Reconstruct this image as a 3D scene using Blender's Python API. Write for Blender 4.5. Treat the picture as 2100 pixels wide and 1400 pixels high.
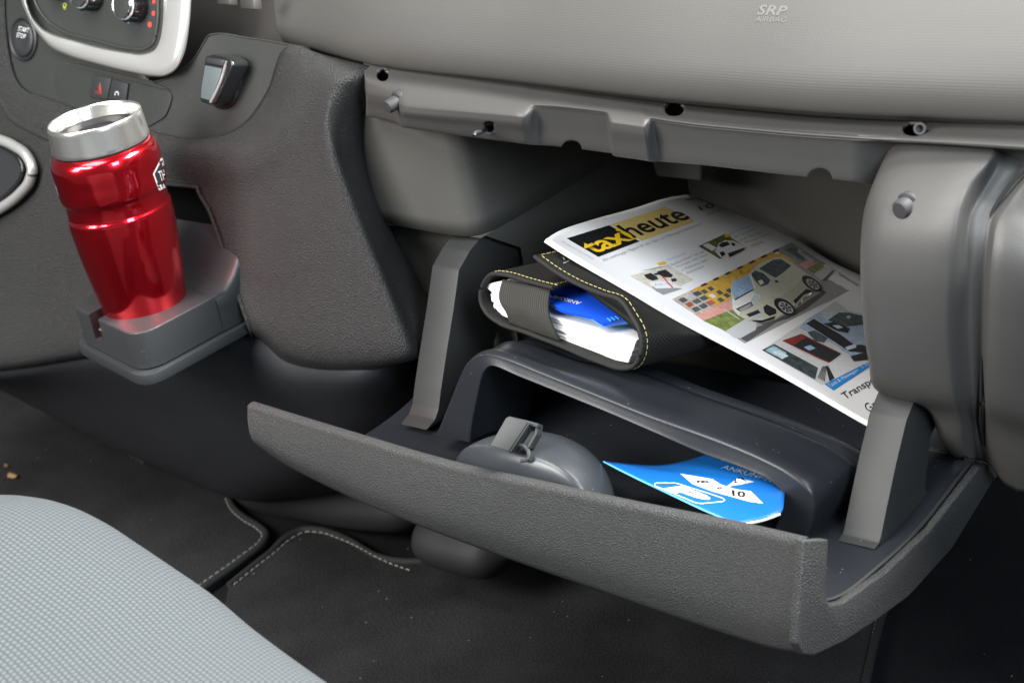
import bpy, bmesh, math, random
import numpy as np
from mathutils import Vector, Matrix
from mathutils.bvhtree import BVHTree
random.seed(7)
for o in list(bpy.data.objects):
    bpy.data.objects.remove(o)
SC = bpy.context.scene
COL = SC.collection

# ------------------------------------------------------------------ camera
# world: X to the passenger door, Y to the front of the car, Z up, origin at the lid's corner
CX, CY = 1050.0, 700.0
VX = np.array((-4140.0, -268.0)) - (CX, CY)
VY = np.array((5600.0, -2200.0)) - (CX, CY)
F = math.sqrt(-(VX @ VY))
ex = -np.array([*VX, F]); ex /= np.linalg.norm(ex)
ey = np.array([*VY, F]); ey /= np.linalg.norm(ey)
RM = np.stack([ex, ey, np.cross(ex, ey)], 1)
C0 = np.array([(1690 - CX) / F, (1108 - CY) / F, 1]) * 1.25
CAM = -RM.T @ C0
cd = bpy.data.cameras.new('camera'); cam = bpy.data.objects.new('camera', cd); COL.objects.link(cam)
m3 = Matrix((RM[0], -RM[1], -RM[2])).transposed()
cam.matrix_world = Matrix.Translation(Vector(CAM)) @ m3.to_4x4()
cd.sensor_width = 36; cd.lens = F / 2100 * 36; cd.clip_start = 0.01; cd.clip_end = 50
cd.dof.use_dof = True; cd.dof.focus_distance = 1.47; cd.dof.aperture_fstop = 14
SC.camera = cam

# ------------------------------------------------------------------ light
SC.view_settings.view_transform = 'Standard'; SC.view_settings.look = 'None'
SC.view_settings.exposure = 0.0; SC.view_settings.gamma = 1.0
w = bpy.data.worlds.new('World'); SC.world = w; w.use_nodes = True
bg = w.node_tree.nodes['Background']; bg.inputs[0].default_value = (0.80, 0.90, 1.0, 1); bg.inputs[1].default_value = 0.14
def area(name, loc, target, sx, sy, power, col):
    l = bpy.data.lights.new(name, 'AREA'); l.shape = 'RECTANGLE'; l.size = sx; l.size_y = sy; l.energy = power; l.color = col
    o = bpy.data.objects.new(name, l); COL.objects.link(o); o.location = loc
    o.rotation_euler = (Vector(target) - Vector(loc)).to_track_quat('-Z', 'Y').to_euler()
    return o
area('sky_light', (-0.45, -0.75, 1.80), (-0.25, 0.05, 0.05), 1.2, 0.8, 44, (1.0, 0.98, 0.95))
area('rear_fill_light', (-0.55, -1.60, 1.25), (-0.25, 0.1, 0.05), 1.0, 0.6, 44, (1.0, 0.98, 0.95))  # added fill lamp, brightens the magazine under the dashboard edge
area('window_light', (-1.05, -1.45, 0.85), (-0.35, 0.1, 0.08), 0.5, 0.9, 24, (1.0, 0.97, 0.93))
area('door_light', (1.5, -0.60, 1.05), (-0.2, 0.1, 0.05), 0.6, 1.0, 38, (0.78, 0.89, 1.0))
area('windscreen_light', (0.5, 0.7, 1.2), (0.15, 0.1, 0.2), 0.9, 0.5, 145, (1.0, 0.98, 0.95))

# ------------------------------------------------------------------ helpers
def ray(px, py):
    return RM.T @ np.array([(px - CX) / F, (py - CY) / F, 1.0])
def at(px, py, X=None, Y=None, Z=None):
    d = ray(px, py)
    ax, v = (0, X) if X is not None else (1, Y) if Y is not None else (2, Z)
    return CAM + d * ((v - CAM[ax]) / d[ax])
def atp(px, py, p, n):
    d = ray(px, py); n = np.asarray(n, float)
    return CAM + d * (((np.asarray(p) - CAM) @ n) / (d @ n))
def pr(p):
    c = RM @ np.asarray(p, float) + C0
    return CX + F * c[0] / c[2], CY + F * c[1] / c[2]
def nrm(v):
    v = np.asarray(v, float); return v / np.linalg.norm(v)

def link(name, me, mats, parent=None):
    o = bpy.data.objects.new(name, me); COL.objects.link(o)
    for m in (mats if isinstance(mats, (list, tuple)) else [mats]):
        me.materials.append(m)
    if parent is not None:
        o.parent = parent
        o.matrix_parent_inverse = MW[parent.name].inverted()
    MW[o.name] = Matrix.Identity(4)
    return o
MW = {}
def thing(name, loc, label, cat, group=None):
    o = bpy.data.objects.new(name, None); COL.objects.link(o); o.location = loc
    o.empty_display_size = 0.02
    MW[o.name] = Matrix.Translation(Vector(loc))
    o['label'] = label; o['category'] = cat
    if group: o['group'] = group
    return o
def tag(o, label, cat, group=None):
    o['label'] = label; o['category'] = cat
    if group: o['group'] = group
    return o

def smooth(me, ang=None):
    for p in me.polygons: p.use_smooth = True
    if ang is not None:
        try: me.set_sharp_from_angle(angle=math.radians(ang))
        except Exception: pass
def mesh(verts, faces, sm=True, ang=None):
    me = bpy.data.meshes.new('m'); me.from_pydata([tuple(v) for v in verts], [], [tuple(f) for f in faces]); me.update()
    if sm: smooth(me, ang)
    return me
def bm_mesh(bm, ang=35):
    bmesh.ops.recalc_face_normals(bm, faces=bm.faces)
    me = bpy.data.meshes.new('m'); bm.to_mesh(me); bm.free()
    if ang is not None: smooth(me, ang)
    return me

def hermite(K, P, T, mono=False):
    K = np.asarray(K, float); P = np.asarray(P, float)
    n = len(K)
    if n == 2:
        t = ((T - K[0]) / (K[1] - K[0])).reshape((-1,) + (1,) * (P.ndim - 1))
        return P[0] * (1 - t) + P[1] * t
    h = np.diff(K); sh = (-1,) + (1,) * (P.ndim - 1)
    d = np.diff(P, axis=0) / h.reshape(sh)
    m = np.empty_like(P)
    m[1:-1] = (d[:-1] * h[1:].reshape(sh) + d[1:] * h[:-1].reshape(sh)) / (h[:-1] + h[1:]).reshape(sh)
    if mono:
        den = np.abs(d[:-1]) + np.abs(d[1:]) + 1e-12
        m[1:-1] = np.where(d[:-1]*d[1:] > 0, 2*d[:-1]*d[1:]*np.sign(d[:-1] + 1e-15)/den, 0)
    m[0] = 1.5 * d[0] - 0.5 * m[1]; m[-1] = 1.5 * d[-1] - 0.5 * m[-2]
    i = np.clip(np.searchsorted(K, T, side='right') - 1, 0, n - 2)
    hh = h[i]; t = (T - K[i]) / hh; t = t.reshape(sh); hh = hh.reshape(sh)
    t2, t3 = t * t, t * t * t
    return (2*t3-3*t2+1)*P[i] + (t3-2*t2+t)*hh*m[i] + (-2*t3+3*t2)*P[i+1] + (t3-t2)*hh*m[i+1]
def knots(G):      # G (n, m, 3): knots along the first axis from mean chord length
    c = np.linalg.norm(np.diff(G, axis=0), axis=2)
    c = np.power(np.maximum(c.mean(axis=1), 1e-5), 0.75)
    return np.concatenate([[0], np.cumsum(c)])
def dense(K, n):
    return np.concatenate([np.linspace(K[i], K[i+1], n, endpoint=False) for i in range(len(K)-1)] + [[K[-1]]])
def surf(rows, nr=6, nc=6, mono=False):
    G = np.array(rows, float)
    K = knots(G); G = hermite(K, G, dense(K, nr), mono) if nr > 1 else G
    G = np.swapaxes(G, 0, 1)
    K = knots(G); G = hermite(K, G, dense(K, nc), mono) if nc > 1 else G
    return np.swapaxes(G, 0, 1)
def grid_mesh(G, keep=None, face_cam=True, ang=None, close=False):
    R, C = G.shape[:2]
    f = []
    for r in range(R - 1):
        for c in range(C if close else C - 1):
            if keep is not None and not keep(r, c): continue
            c2 = (c + 1) % C
            f.append((r*C+c, r*C+c2, (r+1)*C+c2, (r+1)*C+c))
    V = G.reshape(-1, 3)
    if face_cam:
        s = 0.0
        for q in f[::max(1, len(f)//200)]:
            a, b, d = V[q[0]], V[q[1]], V[q[3]]
            s += np.cross(b - a, d - a) @ (CAM - a) / max(1e-12, np.linalg.norm(np.cross(b-a, d-a)))
        if s < 0: f = [q[::-1] for q in f]
    me = mesh(V, f, True, ang)
    uv = me.uv_layers.new(name='UVMap')
    # metric UVs
    dx = np.concatenate([[0], np.cumsum(np.linalg.norm(np.diff(G, axis=1), axis=2).mean(axis=0))])
    dy = np.concatenate([[0], np.cumsum(np.linalg.norm(np.diff(G, axis=0), axis=2).mean(axis=1))])
    for lp in me.loops:
        r, c = divmod(lp.vertex_index, C)
        uv.data[lp.index].uv = (dx[c], dy[r])
    return me
def punch(G, shapes):
    """open holes in a dense grid: shapes are (cx, cy, rx, ry, power) in picture units; returns the faces to keep"""
    R, C = G.shape[:2]
    px = np.array([[pr(G[r, c]) for c in range(C)] for r in range(R)])
    ins = np.zeros((R, C), bool)
    drop = set()
    for cx, cy, rx, ry, pw in shapes:
        q = (px - (cx, cy))/(rx, ry); d = (np.abs(q)**pw).sum(2)**(1/pw); I = d < 1
        for r in range(R-1):
            for c in range(C-1):
                if I[r,c] and I[r+1,c] and I[r,c+1] and I[r+1,c+1]: drop.add((r, c))
        for r in range(R):
            for c in range(C):
                if not I[r, c]: continue
                fs = [(a, b) for a in (r-1, r) for b in (c-1, c) if 0 <= a < R-1 and 0 <= b < C-1]
                if all(f in drop for f in fs): continue
                t = (cx, cy) + (px[r, c] - (cx, cy))/max(d[r, c], .05)
                G[r, c] = at(t[0], t[1], Y=G[r, c][1])
    return lambda r, c: (r, c) not in drop
def solid(o, t, offset=-1.0):
    md = o.modifiers.new('solid', 'SOLIDIFY'); md.thickness = t; md.offset = offset
    return o
def loft(name, rows, mat, parent=None, nr=6, nc=6, thick=None, keep=None, ang=None, close=False, mono=False):
    o = link(name, grid_mesh(surf(rows, nr, nc, mono), keep, True, ang, close), mat, parent)
    if thick: solid(o, thick)
    return o
def bake(o):
    dg = bpy.context.evaluated_depsgraph_get()
    me = bpy.data.meshes.new_from_object(o.evaluated_get(dg))
    o.modifiers.clear(); o.data = me
    return o
def cut(o, bms):
    """boolean difference with a list of bmeshes, applied; the cutters are deleted"""
    cs = []
    for b in bms:
        bmesh.ops.recalc_face_normals(b, faces=b.faces)
        me = bpy.data.meshes.new('c'); b.to_mesh(me); b.free()
        c = bpy.data.objects.new('cutter', me); COL.objects.link(c); cs.append(c)
        md = o.modifiers.new('b', 'BOOLEAN'); md.operation = 'DIFFERENCE'; md.solver = 'EXACT'; md.object = c
    bpy.context.view_layer.update()
    bake(o)
    for c in cs: bpy.data.objects.remove(c)
    smooth(o.data, 35)
    return o
def cyl(p, ax, r, h0, h1, n=24):
    b = bmesh.new(); add_lathe(b, p, ax, [(r, h0), (r, h1)], n); return b
def frame(z):
    z = nrm(z); a = np.array((0, 0, 1.0)) if abs(z[2]) < 0.9 else np.array((1.0, 0, 0))
    x = nrm(np.cross(a, z)); return x, np.cross(z, x), z
def add_lathe(bm, p, axis, prof, n=32, mi=0, cap=True):
    """prof: list of (radius, height along axis)"""
    x, y, z = frame(axis); p = np.asarray(p, float); rings = []
    for r, h in prof:
        rings.append([bm.verts.new(tuple(p + z*h + (x*math.cos(2*math.pi*k/n) + y*math.sin(2*math.pi*k/n))*max(r, 1e-5))) for k in range(n)])
    for a, b in zip(rings[:-1], rings[1:]):
        for k in range(n):
            f = bm.faces.new((a[k], a[(k+1) % n], b[(k+1) % n], b[k])); f.material_index = mi
    if cap:
        for rg in (rings[0][::-1], rings[-1]):
            f = bm.faces.new(rg); f.material_index = mi
def add_prism(bm, pts, off, mi=0, bevel=0.0, seg=2):
    """extrude the polygon pts (3-D) by the vector off"""
    off = np.asarray(off, float)
    a = [bm.verts.new(tuple(p)) for p in pts]; b = [bm.verts.new(tuple(np.asarray(p) + off)) for p in pts]
    n = len(pts); fs = [bm.faces.new(a[::-1]), bm.faces.new(b)]
    for k in range(n): fs.append(bm.faces.new((a[k], a[(k+1) % n], b[(k+1) % n], b[k])))
    for f in fs: f.material_index = mi
    bmesh.ops.recalc_face_normals(bm, faces=fs)
    if bevel > 0:
        es = set(e for f in fs for e in f.edges)
        r = bmesh.ops.bevel(bm, geom=list(es), offset=bevel, segments=seg, profile=0.6, affect='EDGES', clamp_overlap=True)
        for f in r['faces']: f.material_index = mi
def prism(name, pts, off, mat, parent, bevel=0.0, seg=2):
    bm = bmesh.new(); add_prism(bm, pts, off, 0, bevel, seg)
    return link(name, bm_mesh(bm), mat, parent)
def box_bm(x0, x1, y0, y1, z0, z1):
    bm = bmesh.new(); add_prism(bm, [(x0,y0,z0),(x1,y0,z0),(x1,y1,z0),(x0,y1,z0)], (0,0,z1-z0)); return bm
def add_tube(bm, pts, r, n=8, mi=0, closed=False):
    pts = [np.asarray(p, float) for p in pts]; rings = []; N = len(pts)
    for i, p in enumerate(pts):
        if closed: t = pts[(i+1) % N] - pts[i-1]
        else: t = pts[min(i+1, N-1)] - pts[max(i-1, 0)]
        x, y, z = frame(t)
        rings.append([bm.verts.new(tuple(p + (x*math.cos(2*math.pi*k/n) + y*math.sin(2*math.pi*k/n))*r)) for k in range(n)])
    prs = list(zip(rings[:-1], rings[1:])) + ([(rings[-1], rings[0])] if closed else [])
    for a, b in prs:
        for k in range(n):
            f = bm.faces.new((a[k], a[(k+1) % n], b[(k+1) % n], b[k])); f.material_index = mi
    if not closed:
        bm.faces.new(rings[0][::-1]).material_index = mi; bm.faces.new(rings[-1]).material_index = mi
def tube(name, pts, r, mat, parent, n=8, closed=False):
    bm = bmesh.new(); add_tube(bm, pts, r, n, 0, closed)
    return link(name, bm_mesh(bm, 60), mat, parent)
def spline(pts, n=8):
    P = np.array(pts, float); c = np.linalg.norm(np.diff(P, axis=0), axis=1)
    K = np.concatenate([[0], np.cumsum(np.maximum(c, 1e-6))]); return hermite(K, P, dense(K, n))
def stitches(name, pts, mat, parent, length=0.004, gap=0.0018, r=0.0004, lift=0.0, label=None):
    """short separate threads along a polyline"""
    P = np.array(pts, float); c = np.linalg.norm(np.diff(P, axis=0), axis=1); K = np.concatenate([[0], np.cumsum(c)])
    bm = bmesh.new(); s = 0.0
    def pos(t): return np.array([np.interp(t, K, P[:, k]) for k in range(3)])
    while s + length < K[-1]:
        l = length * random.uniform(0.92, 1.08)
        add_tube(bm, [pos(s), pos(s + l*0.5) + np.array((0, 0, lift)), pos(s + l)], r, 5); s += l + gap
    o = link(name, bm_mesh(bm, 60), mat, parent); o['kind'] = 'stuff'
    return o

def rounded(pts, r, n=6):
    out = []; N = len(pts)
    for i in range(N):
        p = np.array(pts[i], float); a = np.array(pts[i-1], float); b = np.array(pts[(i+1) % N], float)
        rr = r[i] if isinstance(r, (list, tuple)) else r
        if rr <= 0: out.append(p); continue
        da, db = nrm(a-p), nrm(b-p)
        p0, p1 = p + da*rr, p + db*rr
        for k in range(n+1):
            t = k/n; out.append((1-t)**2*p0 + 2*t*(1-t)*p + t*t*p1)
    return out
# ------------------------------------------------------------------ materials
MATS = {}
def newmat(name):
    m = bpy.data.materials.new(name); m.use_nodes = True
    return m, m.node_tree, m.node_tree.nodes['Principled BSDF']
def flat(name, col, rough=0.5, metal=0.0, spec=0.5, coat=0.0):
    if name in MATS: return MATS[name]
    m, nt, b = newmat(name)
    b.inputs['Base Color'].default_value = (*col, 1); b.inputs['Roughness'].default_value = rough
    b.inputs['Metallic'].default_value = metal; b.inputs['Specular IOR Level'].default_value = spec
    b.inputs['Coat Weight'].default_value = coat; b.inputs['Coat Roughness'].default_value = 0.03
    MATS[name] = m; return m
def plastic(name, col, rough=0.5, scale=900, strength=0.3, dist=0.0004, spec=0.5, kind='grain', dust=0.0, var=0.12):
    m, nt, b = newmat(name); N = nt.nodes; L = nt.links
    tc = N.new('ShaderNodeTexCoord')
    b.inputs['Specular IOR Level'].default_value = spec
    big = N.new('ShaderNodeTexNoise'); big.inputs['Scale'].default_value = 14; big.inputs['Detail'].default_value = 4
    L.new(tc.outputs['Object'], big.inputs['Vector'])
    mx = N.new('ShaderNodeMix'); mx.data_type = 'RGBA'
    mx.inputs[6].default_value = (*[c*(1-var) for c in col], 1); mx.inputs[7].default_value = (*[c*(1+var) for c in col], 1)
    L.new(big.outputs['Fac'], mx.inputs[0])
    base = mx.outputs[2]
    if dust > 0:
        dn = N.new('ShaderNodeTexVoronoi'); dn.inputs['Scale'].default_value = 160; dn.inputs['Randomness'].default_value = 1
        L.new(tc.outputs['Object'], dn.inputs['Vector'])
        r2 = N.new('ShaderNodeValToRGB'); r2.color_ramp.elements[0].position = 0.0; r2.color_ramp.elements[0].color = (1,1,1,1)
        r2.color_ramp.elements[1].position = 0.10; r2.color_ramp.elements[1].color = (0,0,0,1)
        L.new(dn.outputs['Distance'], r2.inputs[0])
        n3 = N.new('ShaderNodeTexNoise'); n3.inputs['Scale'].default_value = 45; L.new(tc.outputs['Object'], n3.inputs['Vector'])
        gt = N.new('ShaderNodeMath'); gt.operation = 'GREATER_THAN'; gt.inputs[1].default_value = 0.54; L.new(n3.outputs['Fac'], gt.inputs[0])
        ml = N.new('ShaderNodeMath'); ml.operation = 'MULTIPLY'; L.new(r2.outputs[0], ml.inputs[0]); L.new(gt.outputs[0], ml.inputs[1])
        m4 = N.new('ShaderNodeMath'); m4.operation = 'MULTIPLY'; m4.inputs[1].default_value = dust; L.new(ml.outputs[0], m4.inputs[0])
        mx2 = N.new('ShaderNodeMix'); mx2.data_type = 'RGBA'; mx2.inputs[7].default_value = (0.45, 0.44, 0.42, 1)
        L.new(m4.outputs[0], mx2.inputs[0]); L.new(base, mx2.inputs[6]); base = mx2.outputs[2]
    L.new(base, b.inputs['Base Color'])
    rr = N.new('ShaderNodeMapRange'); rr.inputs[3].default_value = rough - 0.06; rr.inputs[4].default_value = rough + 0.08
    L.new(big.outputs['Fac'], rr.inputs[0]); L.new(rr.outputs[0], b.inputs['Roughness'])
    if strength > 0:
        bp = N.new('ShaderNodeBump'); bp.inputs['Strength'].default_value = strength; bp.inputs['Distance'].default_value = dist
        if kind == 'grain':
            v = N.new('ShaderNodeTexVoronoi'); v.feature = 'SMOOTH_F1'; v.inputs['Scale'].default_value = scale
            n2 = N.new('ShaderNodeTexNoise'); n2.inputs['Scale'].default_value = scale*1.4; n2.inputs['Detail'].default_value = 2
            L.new(tc.outputs['Object'], v.inputs['Vector']); L.new(tc.outputs['Object'], n2.inputs['Vector'])
            ad = N.new('ShaderNodeMath'); ad.operation = 'ADD'; L.new(v.outputs['Distance'], ad.inputs[0]); L.new(n2.outputs['Fac'], ad.inputs[1])
            L.new(ad.outputs[0], bp.inputs['Height'])
        elif kind == 'fine':
            n2 = N.new('ShaderNodeTexNoise'); n2.inputs['Scale'].default_value = scale; n2.inputs['Detail'].default_value = 3
            L.new(tc.outputs['Object'], n2.inputs['Vector']); L.new(n2.outputs['Fac'], bp.inputs['Height'])
        elif kind == 'dots':      # staggered raised dots, metric UV
            h = weave(nt, tc, scale, scale)
            L.new(h, bp.inputs['Height'])
        L.new(bp.outputs[0], b.inputs['Normal'])
    MATS[name] = m; return m
def weave(nt, tc, su, sv, stagger=True):
    N, L = nt.nodes, nt.links
    sp = N.new('ShaderNodeSeparateXYZ'); L.new(tc.outputs['UV'], sp.inputs[0])
    def mth(op, a, bb=None, cc=None):
        q = N.new('ShaderNodeMath'); q.operation = op
        for i, x in enumerate((a, bb, cc)):
            if x is None: continue
            if isinstance(x, (int, float)): q.inputs[i].default_value = x
            else: L.new(x, q.inputs[i])
        return q.outputs[0]
    v = mth('MULTIPLY', sp.outputs[1], sv); u = mth('MULTIPLY', sp.outputs[0], su)
    if stagger:
        fl = mth('FLOOR', v); u = mth('ADD', u, mth('MULTIPLY', fl, 0.5))
    a = mth('SINE', mth('MULTIPLY', mth('FRACT', u), math.pi)); c = mth('SINE', mth('MULTIPLY', mth('FRACT', v), math.pi))
    return mth('MULTIPLY', a, c)

M_pad = plastic('pad_vinyl', (0.066, 0.064, 0.060), 0.50, 560, 0.12, 0.0005, 0.4, 'dots', var=0.03)
M_con = plastic('console_grain', (0.024, 0.024, 0.024), 0.43, 1050, 1.0, 0.0011, 0.45, 'grain', dust=0.3)
M_low = plastic('lower_grain', (0.016, 0.017, 0.020), 0.6, 900, 0.4, 0.0006, 0.4, 'grain')
M_sur = plastic('surround_plastic', (0.052, 0.051, 0.049), 0.45, 1400, 0.30, 0.0004, 0.45, 'fine', var=0.05)
M_cav = plastic('cavity_plastic', (0.066, 0.065, 0.060), 0.55, 1500, 0.16, 0.0003, 0.4, 'fine', dust=0.25)
M_lid = plastic('lid_grain', (0.028, 0.029, 0.029), 0.45, 1250, 0.9, 0.0008, 0.45, 'grain', dust=0.2)
M_arm = plastic('arm_plastic', (0.024, 0.025, 0.025), 0.50, 1500, 0.3, 0.0003, 0.35, 'fine', dust=0.3)
M_lin = plastic('lid_lining', (0.015, 0.017, 0.021), 0.36, 1500, 0.16, 0.0003, 0.5, 'fine', dust=0.45)
M_dome = plastic('dome_plastic', (0.030, 0.034, 0.039), 0.30, 1500, 0.05, 0.0002, 0.5, 'fine', dust=0.4)
M_sat = plastic('satin_panel', (0.026, 0.028, 0.027), 0.44, 1700, 0.06, 0.0002, 0.5, 'fine', dust=0.45)
M_brown = plastic('stack_brown', (0.026, 0.024, 0.022), 0.5, 1500, 0.1, 0.0002, 0.5, 'fine')
M_dark = plastic('dark_plastic', (0.020, 0.021, 0.023), 0.45, 1500, 0.1, 0.0002, 0.5, 'fine')
M_cup = plastic('cup_plastic', (0.028, 0.030, 0.032), 0.42, 1500, 0.07, 0.0002, 0.5, 'fine', dust=0.3)
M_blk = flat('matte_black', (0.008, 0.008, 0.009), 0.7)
M_clip = flat('clip_plastic', (0.028, 0.030, 0.031), 0.5, 0, .35)
M_rub = flat('rubber', (0.030, 0.030, 0.032), 0.6, 0, .3)
M_sil = flat('silver_trim', (0.44, 0.44, 0.43), 0.30, 0.5)
M_chr = flat('chrome', (0.85, 0.86, 0.88), 0.16, 1.0)
M_gloss = flat('gloss_black', (0.015, 0.015, 0.016), 0.12)
M_white = flat('white_print', (0.75, 0.75, 0.75), 0.5)
M_red = flat('red_print', (0.75, 0.05, 0.03), 0.5)
def carpet(name, c0, c1):
    m, nt, b = newmat(name); N, L = nt.nodes, nt.links; tc = N.new('ShaderNodeTexCoord')
    n1 = N.new('ShaderNodeTexNoise'); n1.inputs['Scale'].default_value = 620; n1.inputs['Detail'].default_value = 3; n1.inputs['Roughness'].default_value = .75
    n2 = N.new('ShaderNodeTexNoise'); n2.inputs['Scale'].default_value = 12; n2.inputs['Detail'].default_value = 3
    for n in (n1, n2): L.new(tc.outputs['Object'], n.inputs['Vector'])
    ad = N.new('ShaderNodeMath'); ad.operation = 'MULTIPLY_ADD'; ad.inputs[1].default_value = .35; L.new(n2.outputs['Fac'], ad.inputs[0]); L.new(n1.outputs['Fac'], ad.inputs[2])
    rp = N.new('ShaderNodeValToRGB'); rp.color_ramp.elements[0].position = .48; rp.color_ramp.elements[0].color = (*c0, 1); rp.color_ramp.elements[1].position = .88; rp.color_ramp.elements[1].color = (*c1, 1)
    L.new(ad.outputs[0], rp.inputs[0])
    v = N.new('ShaderNodeTexVoronoi'); v.inputs['Scale'].default_value = 55; L.new(tc.outputs['Object'], v.inputs['Vector'])
    lt = N.new('ShaderNodeMath'); lt.operation = 'LESS_THAN'; lt.inputs[1].default_value = .035; L.new(v.outputs['Distance'], lt.inputs[0])
    mx = N.new('ShaderNodeMix'); mx.data_type = 'RGBA'; mx.inputs[7].default_value = (.35, .33, .30, 1); L.new(lt.outputs[0], mx.inputs[0]); L.new(rp.outputs[0], mx.inputs[6])
    L.new(mx.outputs[2], b.inputs['Base Color']); b.inputs['Roughness'].default_value = 1; b.inputs['Specular IOR Level'].default_value = .05
    bp = N.new('ShaderNodeBump'); bp.inputs['Strength'].default_value = .9; bp.inputs['Distance'].default_value = .002; L.new(n1.outputs['Fac'], bp.inputs['Height']); L.new(bp.outputs[0], b.inputs['Normal'])
    MATS[name] = m; return m
M_carpet = carpet('carpet', (.004,.004,.005), (.022,.022,.024))
M_mat = carpet('mat_velour', (.007,.007,.008), (.050,.049,.050))
M_pipe = plastic('mat_binding', (0.022, 0.022, 0.022), 0.7, 1400, 0.3, 0.0005, 0.2, 'fine')
M_thread = flat('grey_thread', (0.30, 0.30, 0.29), 0.7)
M_yel = flat('yellow_thread', (0.50, 0.43, 0.16), 0.8)

def at_c(px, py, off=0.0):
    """on the console's sloping face, off metres in front of it"""
    return atp(px, py, np.array((0, 0.10, 0)) + NC*off, NC)
NC = nrm((0, -1, 0.35))

# ================================================================== dashboard
dash = thing('dashboard', (-0.3, 0.2, -0.05), 'grey moulded plastic dashboard and centre console around the open glove box', 'dashboard')

# ---- upper pad (airbag cover)
edge = [(588,92),(674,114),(767,137),(1060,172),(1360,208),(1500,221),(1686,237),(1917,248),(2100,256),(2330,266)]
prof = [(0.006,-0.004),(0,0),(-0.004,0.003),(-0.0065,0.009),(-0.007,0.017),(-0.005,0.026),(0.001,0.038),(0.010,0.050),(0.023,0.064),(0.045,0.080),(0.10,0.105),(0.25,0.125),(0.55,0.12)]
leftpx = [(592,98),(588,92),(578,82),(572,70),(568,55),(566,40),(563,18),(561,-10),(559,-40),(557,-80),(550,-140),(540,-260),(530,-420)]
rows = []
for k, (dy, dz) in enumerate(prof):
    row = []
    for i, e in enumerate(edge):
        p = at(*e, Z=0.19) + np.array((0, 0, .001))
        if i == 0: row.append(at(*leftpx[k], Y=p[1] + dy))
        else: row.append(p + np.array((0, dy, dz)))
    rows.append(row)
pad = loft('upper_pad', rows, M_pad, dash, 5, 8)
PADS = pad
# return face so the pad has an end
r0 = [r[0] for r in rows]; loft('pad_end', [r0, [p + np.array((-0.012, 0.05, 0)) for p in r0]], M_pad, dash, 2, 5)

# ---- centre stack behind the pad's end, with two tabs of the air vent
prism('vent_housing', [at_c(*p, -0.055) for p in [(372,-70),(600,-70),(620,110),(440,110),(330,200),(300,180)]], NC*-0.02, M_brown, dash)
for q in [[(443,-14),(470,-12),(472,11),(446,9)], [(489,-10),(519,-8),(522,20),(494,18)]]:
    prism('vent_tab', [at_c(*p, 0.012) for p in q], NC*-0.008, M_brown, dash, 0.0012)

# ---- satin console panel with its switches
cp = prism('console_panel', [at_c(*p, -0.004) for p in [(-90,-80),(200,-80),(230,100),(300,170),(345,160),(375,142),(400,118),(418,88),(428,73),(440,70),(500,77),(560,86),(620,95),(640,120),(575,220),(515,290),(420,310),(300,300),(110,240),(10,190),(-90,160)]], NC*-0.006, M_sat, dash, 0.0006, 1)
tube('panel_lip', spline([at_c(*p, -0.0035) for p in [(300,172),(345,160),(375,142),(400,118),(418,88),(428,73),(440,70),(500,77),(560,86),(590,92)]], 6), 0.0006, M_sat, cp, 6)
rec = [(118,127),(150,129),(200,141),(300,165),(340,180),(352,192),(350,210),(338,240),(300,262),(200,240),(140,214),(118,200),(112,170)]
prism('storage_recess', [at_c(*p, -0.0024) for p in rounded(rec, 9, 4)], NC*-0.004, M_sat, cp, 0.0012, 3)
hz = prism('hazard_switch', [at_c(*p, 0.0) for p in [(191,153),(228,161),(219,204),(182,199)]], NC*-0.004, M_dark, cp, 0.0007, 2)
lk = prism('lock_switch', [at_c(*p, 0.0) for p in [(229.5,161.5),(262,172),(257,210),(220.5,204.5)]], NC*-0.004, M_dark, cp, 0.0007, 2)
def tri_line(pts, r, name, mat, parent, off):
    return tube(name, [at_c(*p, off) for p in pts], r, mat, parent, 5, True)
tri_line([(204.5,171),(208,193),(195,191)], 0.0003, 'hazard_symbol', M_red, cp, 0.0002)
tri_line([(204,178),(205.5,189),(199.5,188)], 0.0003, 'hazard_symbol', M_red, cp, 0.0002)
tube('lock_symbol', spline([at_c(*p, 0.0002) for p in [(236,196),(236.5,191),(239.5,188.5),(242.5,191),(242.5,196)]], 4), 0.0004, M_white, cp, 6)

# start button
bm = bmesh.new(); pb = at_c(51, 80, -0.004)
add_lathe(bm, pb, NC, [(0.0185,0),(0.0185,0.002),(0.0172,0.003),(0.016,0.002),(0.0155,0.001)], 40, 0)
add_lathe(bm, pb, NC, [(0.0150,0),(0.0150,0.0025),(0.0138,0.0036),(0.008,0.003),(0.0001,0.0026)], 40, 0)
link('start_button', bm_mesh(bm, 50), M_dark, cp)

# bag hook
bm = bmesh.new(); ph = at_c(459, 168, -0.004)
add_lathe(bm, ph, NC, [(0.0210,0),(0.0210,0.002),(0.0190,0.0035),(0.0175,0.0025),(0.0165,0.0025),(0.0160,0.006),(0.0001,0.006)], 48, 0)
add_prism(bm, [at_c(*p, 0.016) for p in [(421,115),(436,111),(462,116),(474,124),(478,134),(470,152),(449,196),(440,212),(431,216),(412,210),(409,203),(411,180),(417,135)]], NC*-0.016, 0, 0.0016, 3)
add_prism(bm, [at_c(*p, 0.0168) for p in [(420,134),(455,141),(451,158),(432,207),(411,201),(413,178)]], NC*-0.003, 1, 0.0006, 2)
add_prism(bm, [at_c(*p, 0.0172) for p in [(424,118),(459,123),(457,136),(421,129)]], NC*-0.003, 2, 0.0008, 2)
add_tube(bm, spline([at_c(*p, 0.0165) for p in [(464,126),(455,160),(440,195),(432,210)]], 5), 0.0011, 8, 3)
add_tube(bm, spline([at_c(*p, 0.013) for p in [(467,140),(466,160),(453,190),(440,204)]], 5), 0.0009, 8, 3)
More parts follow.
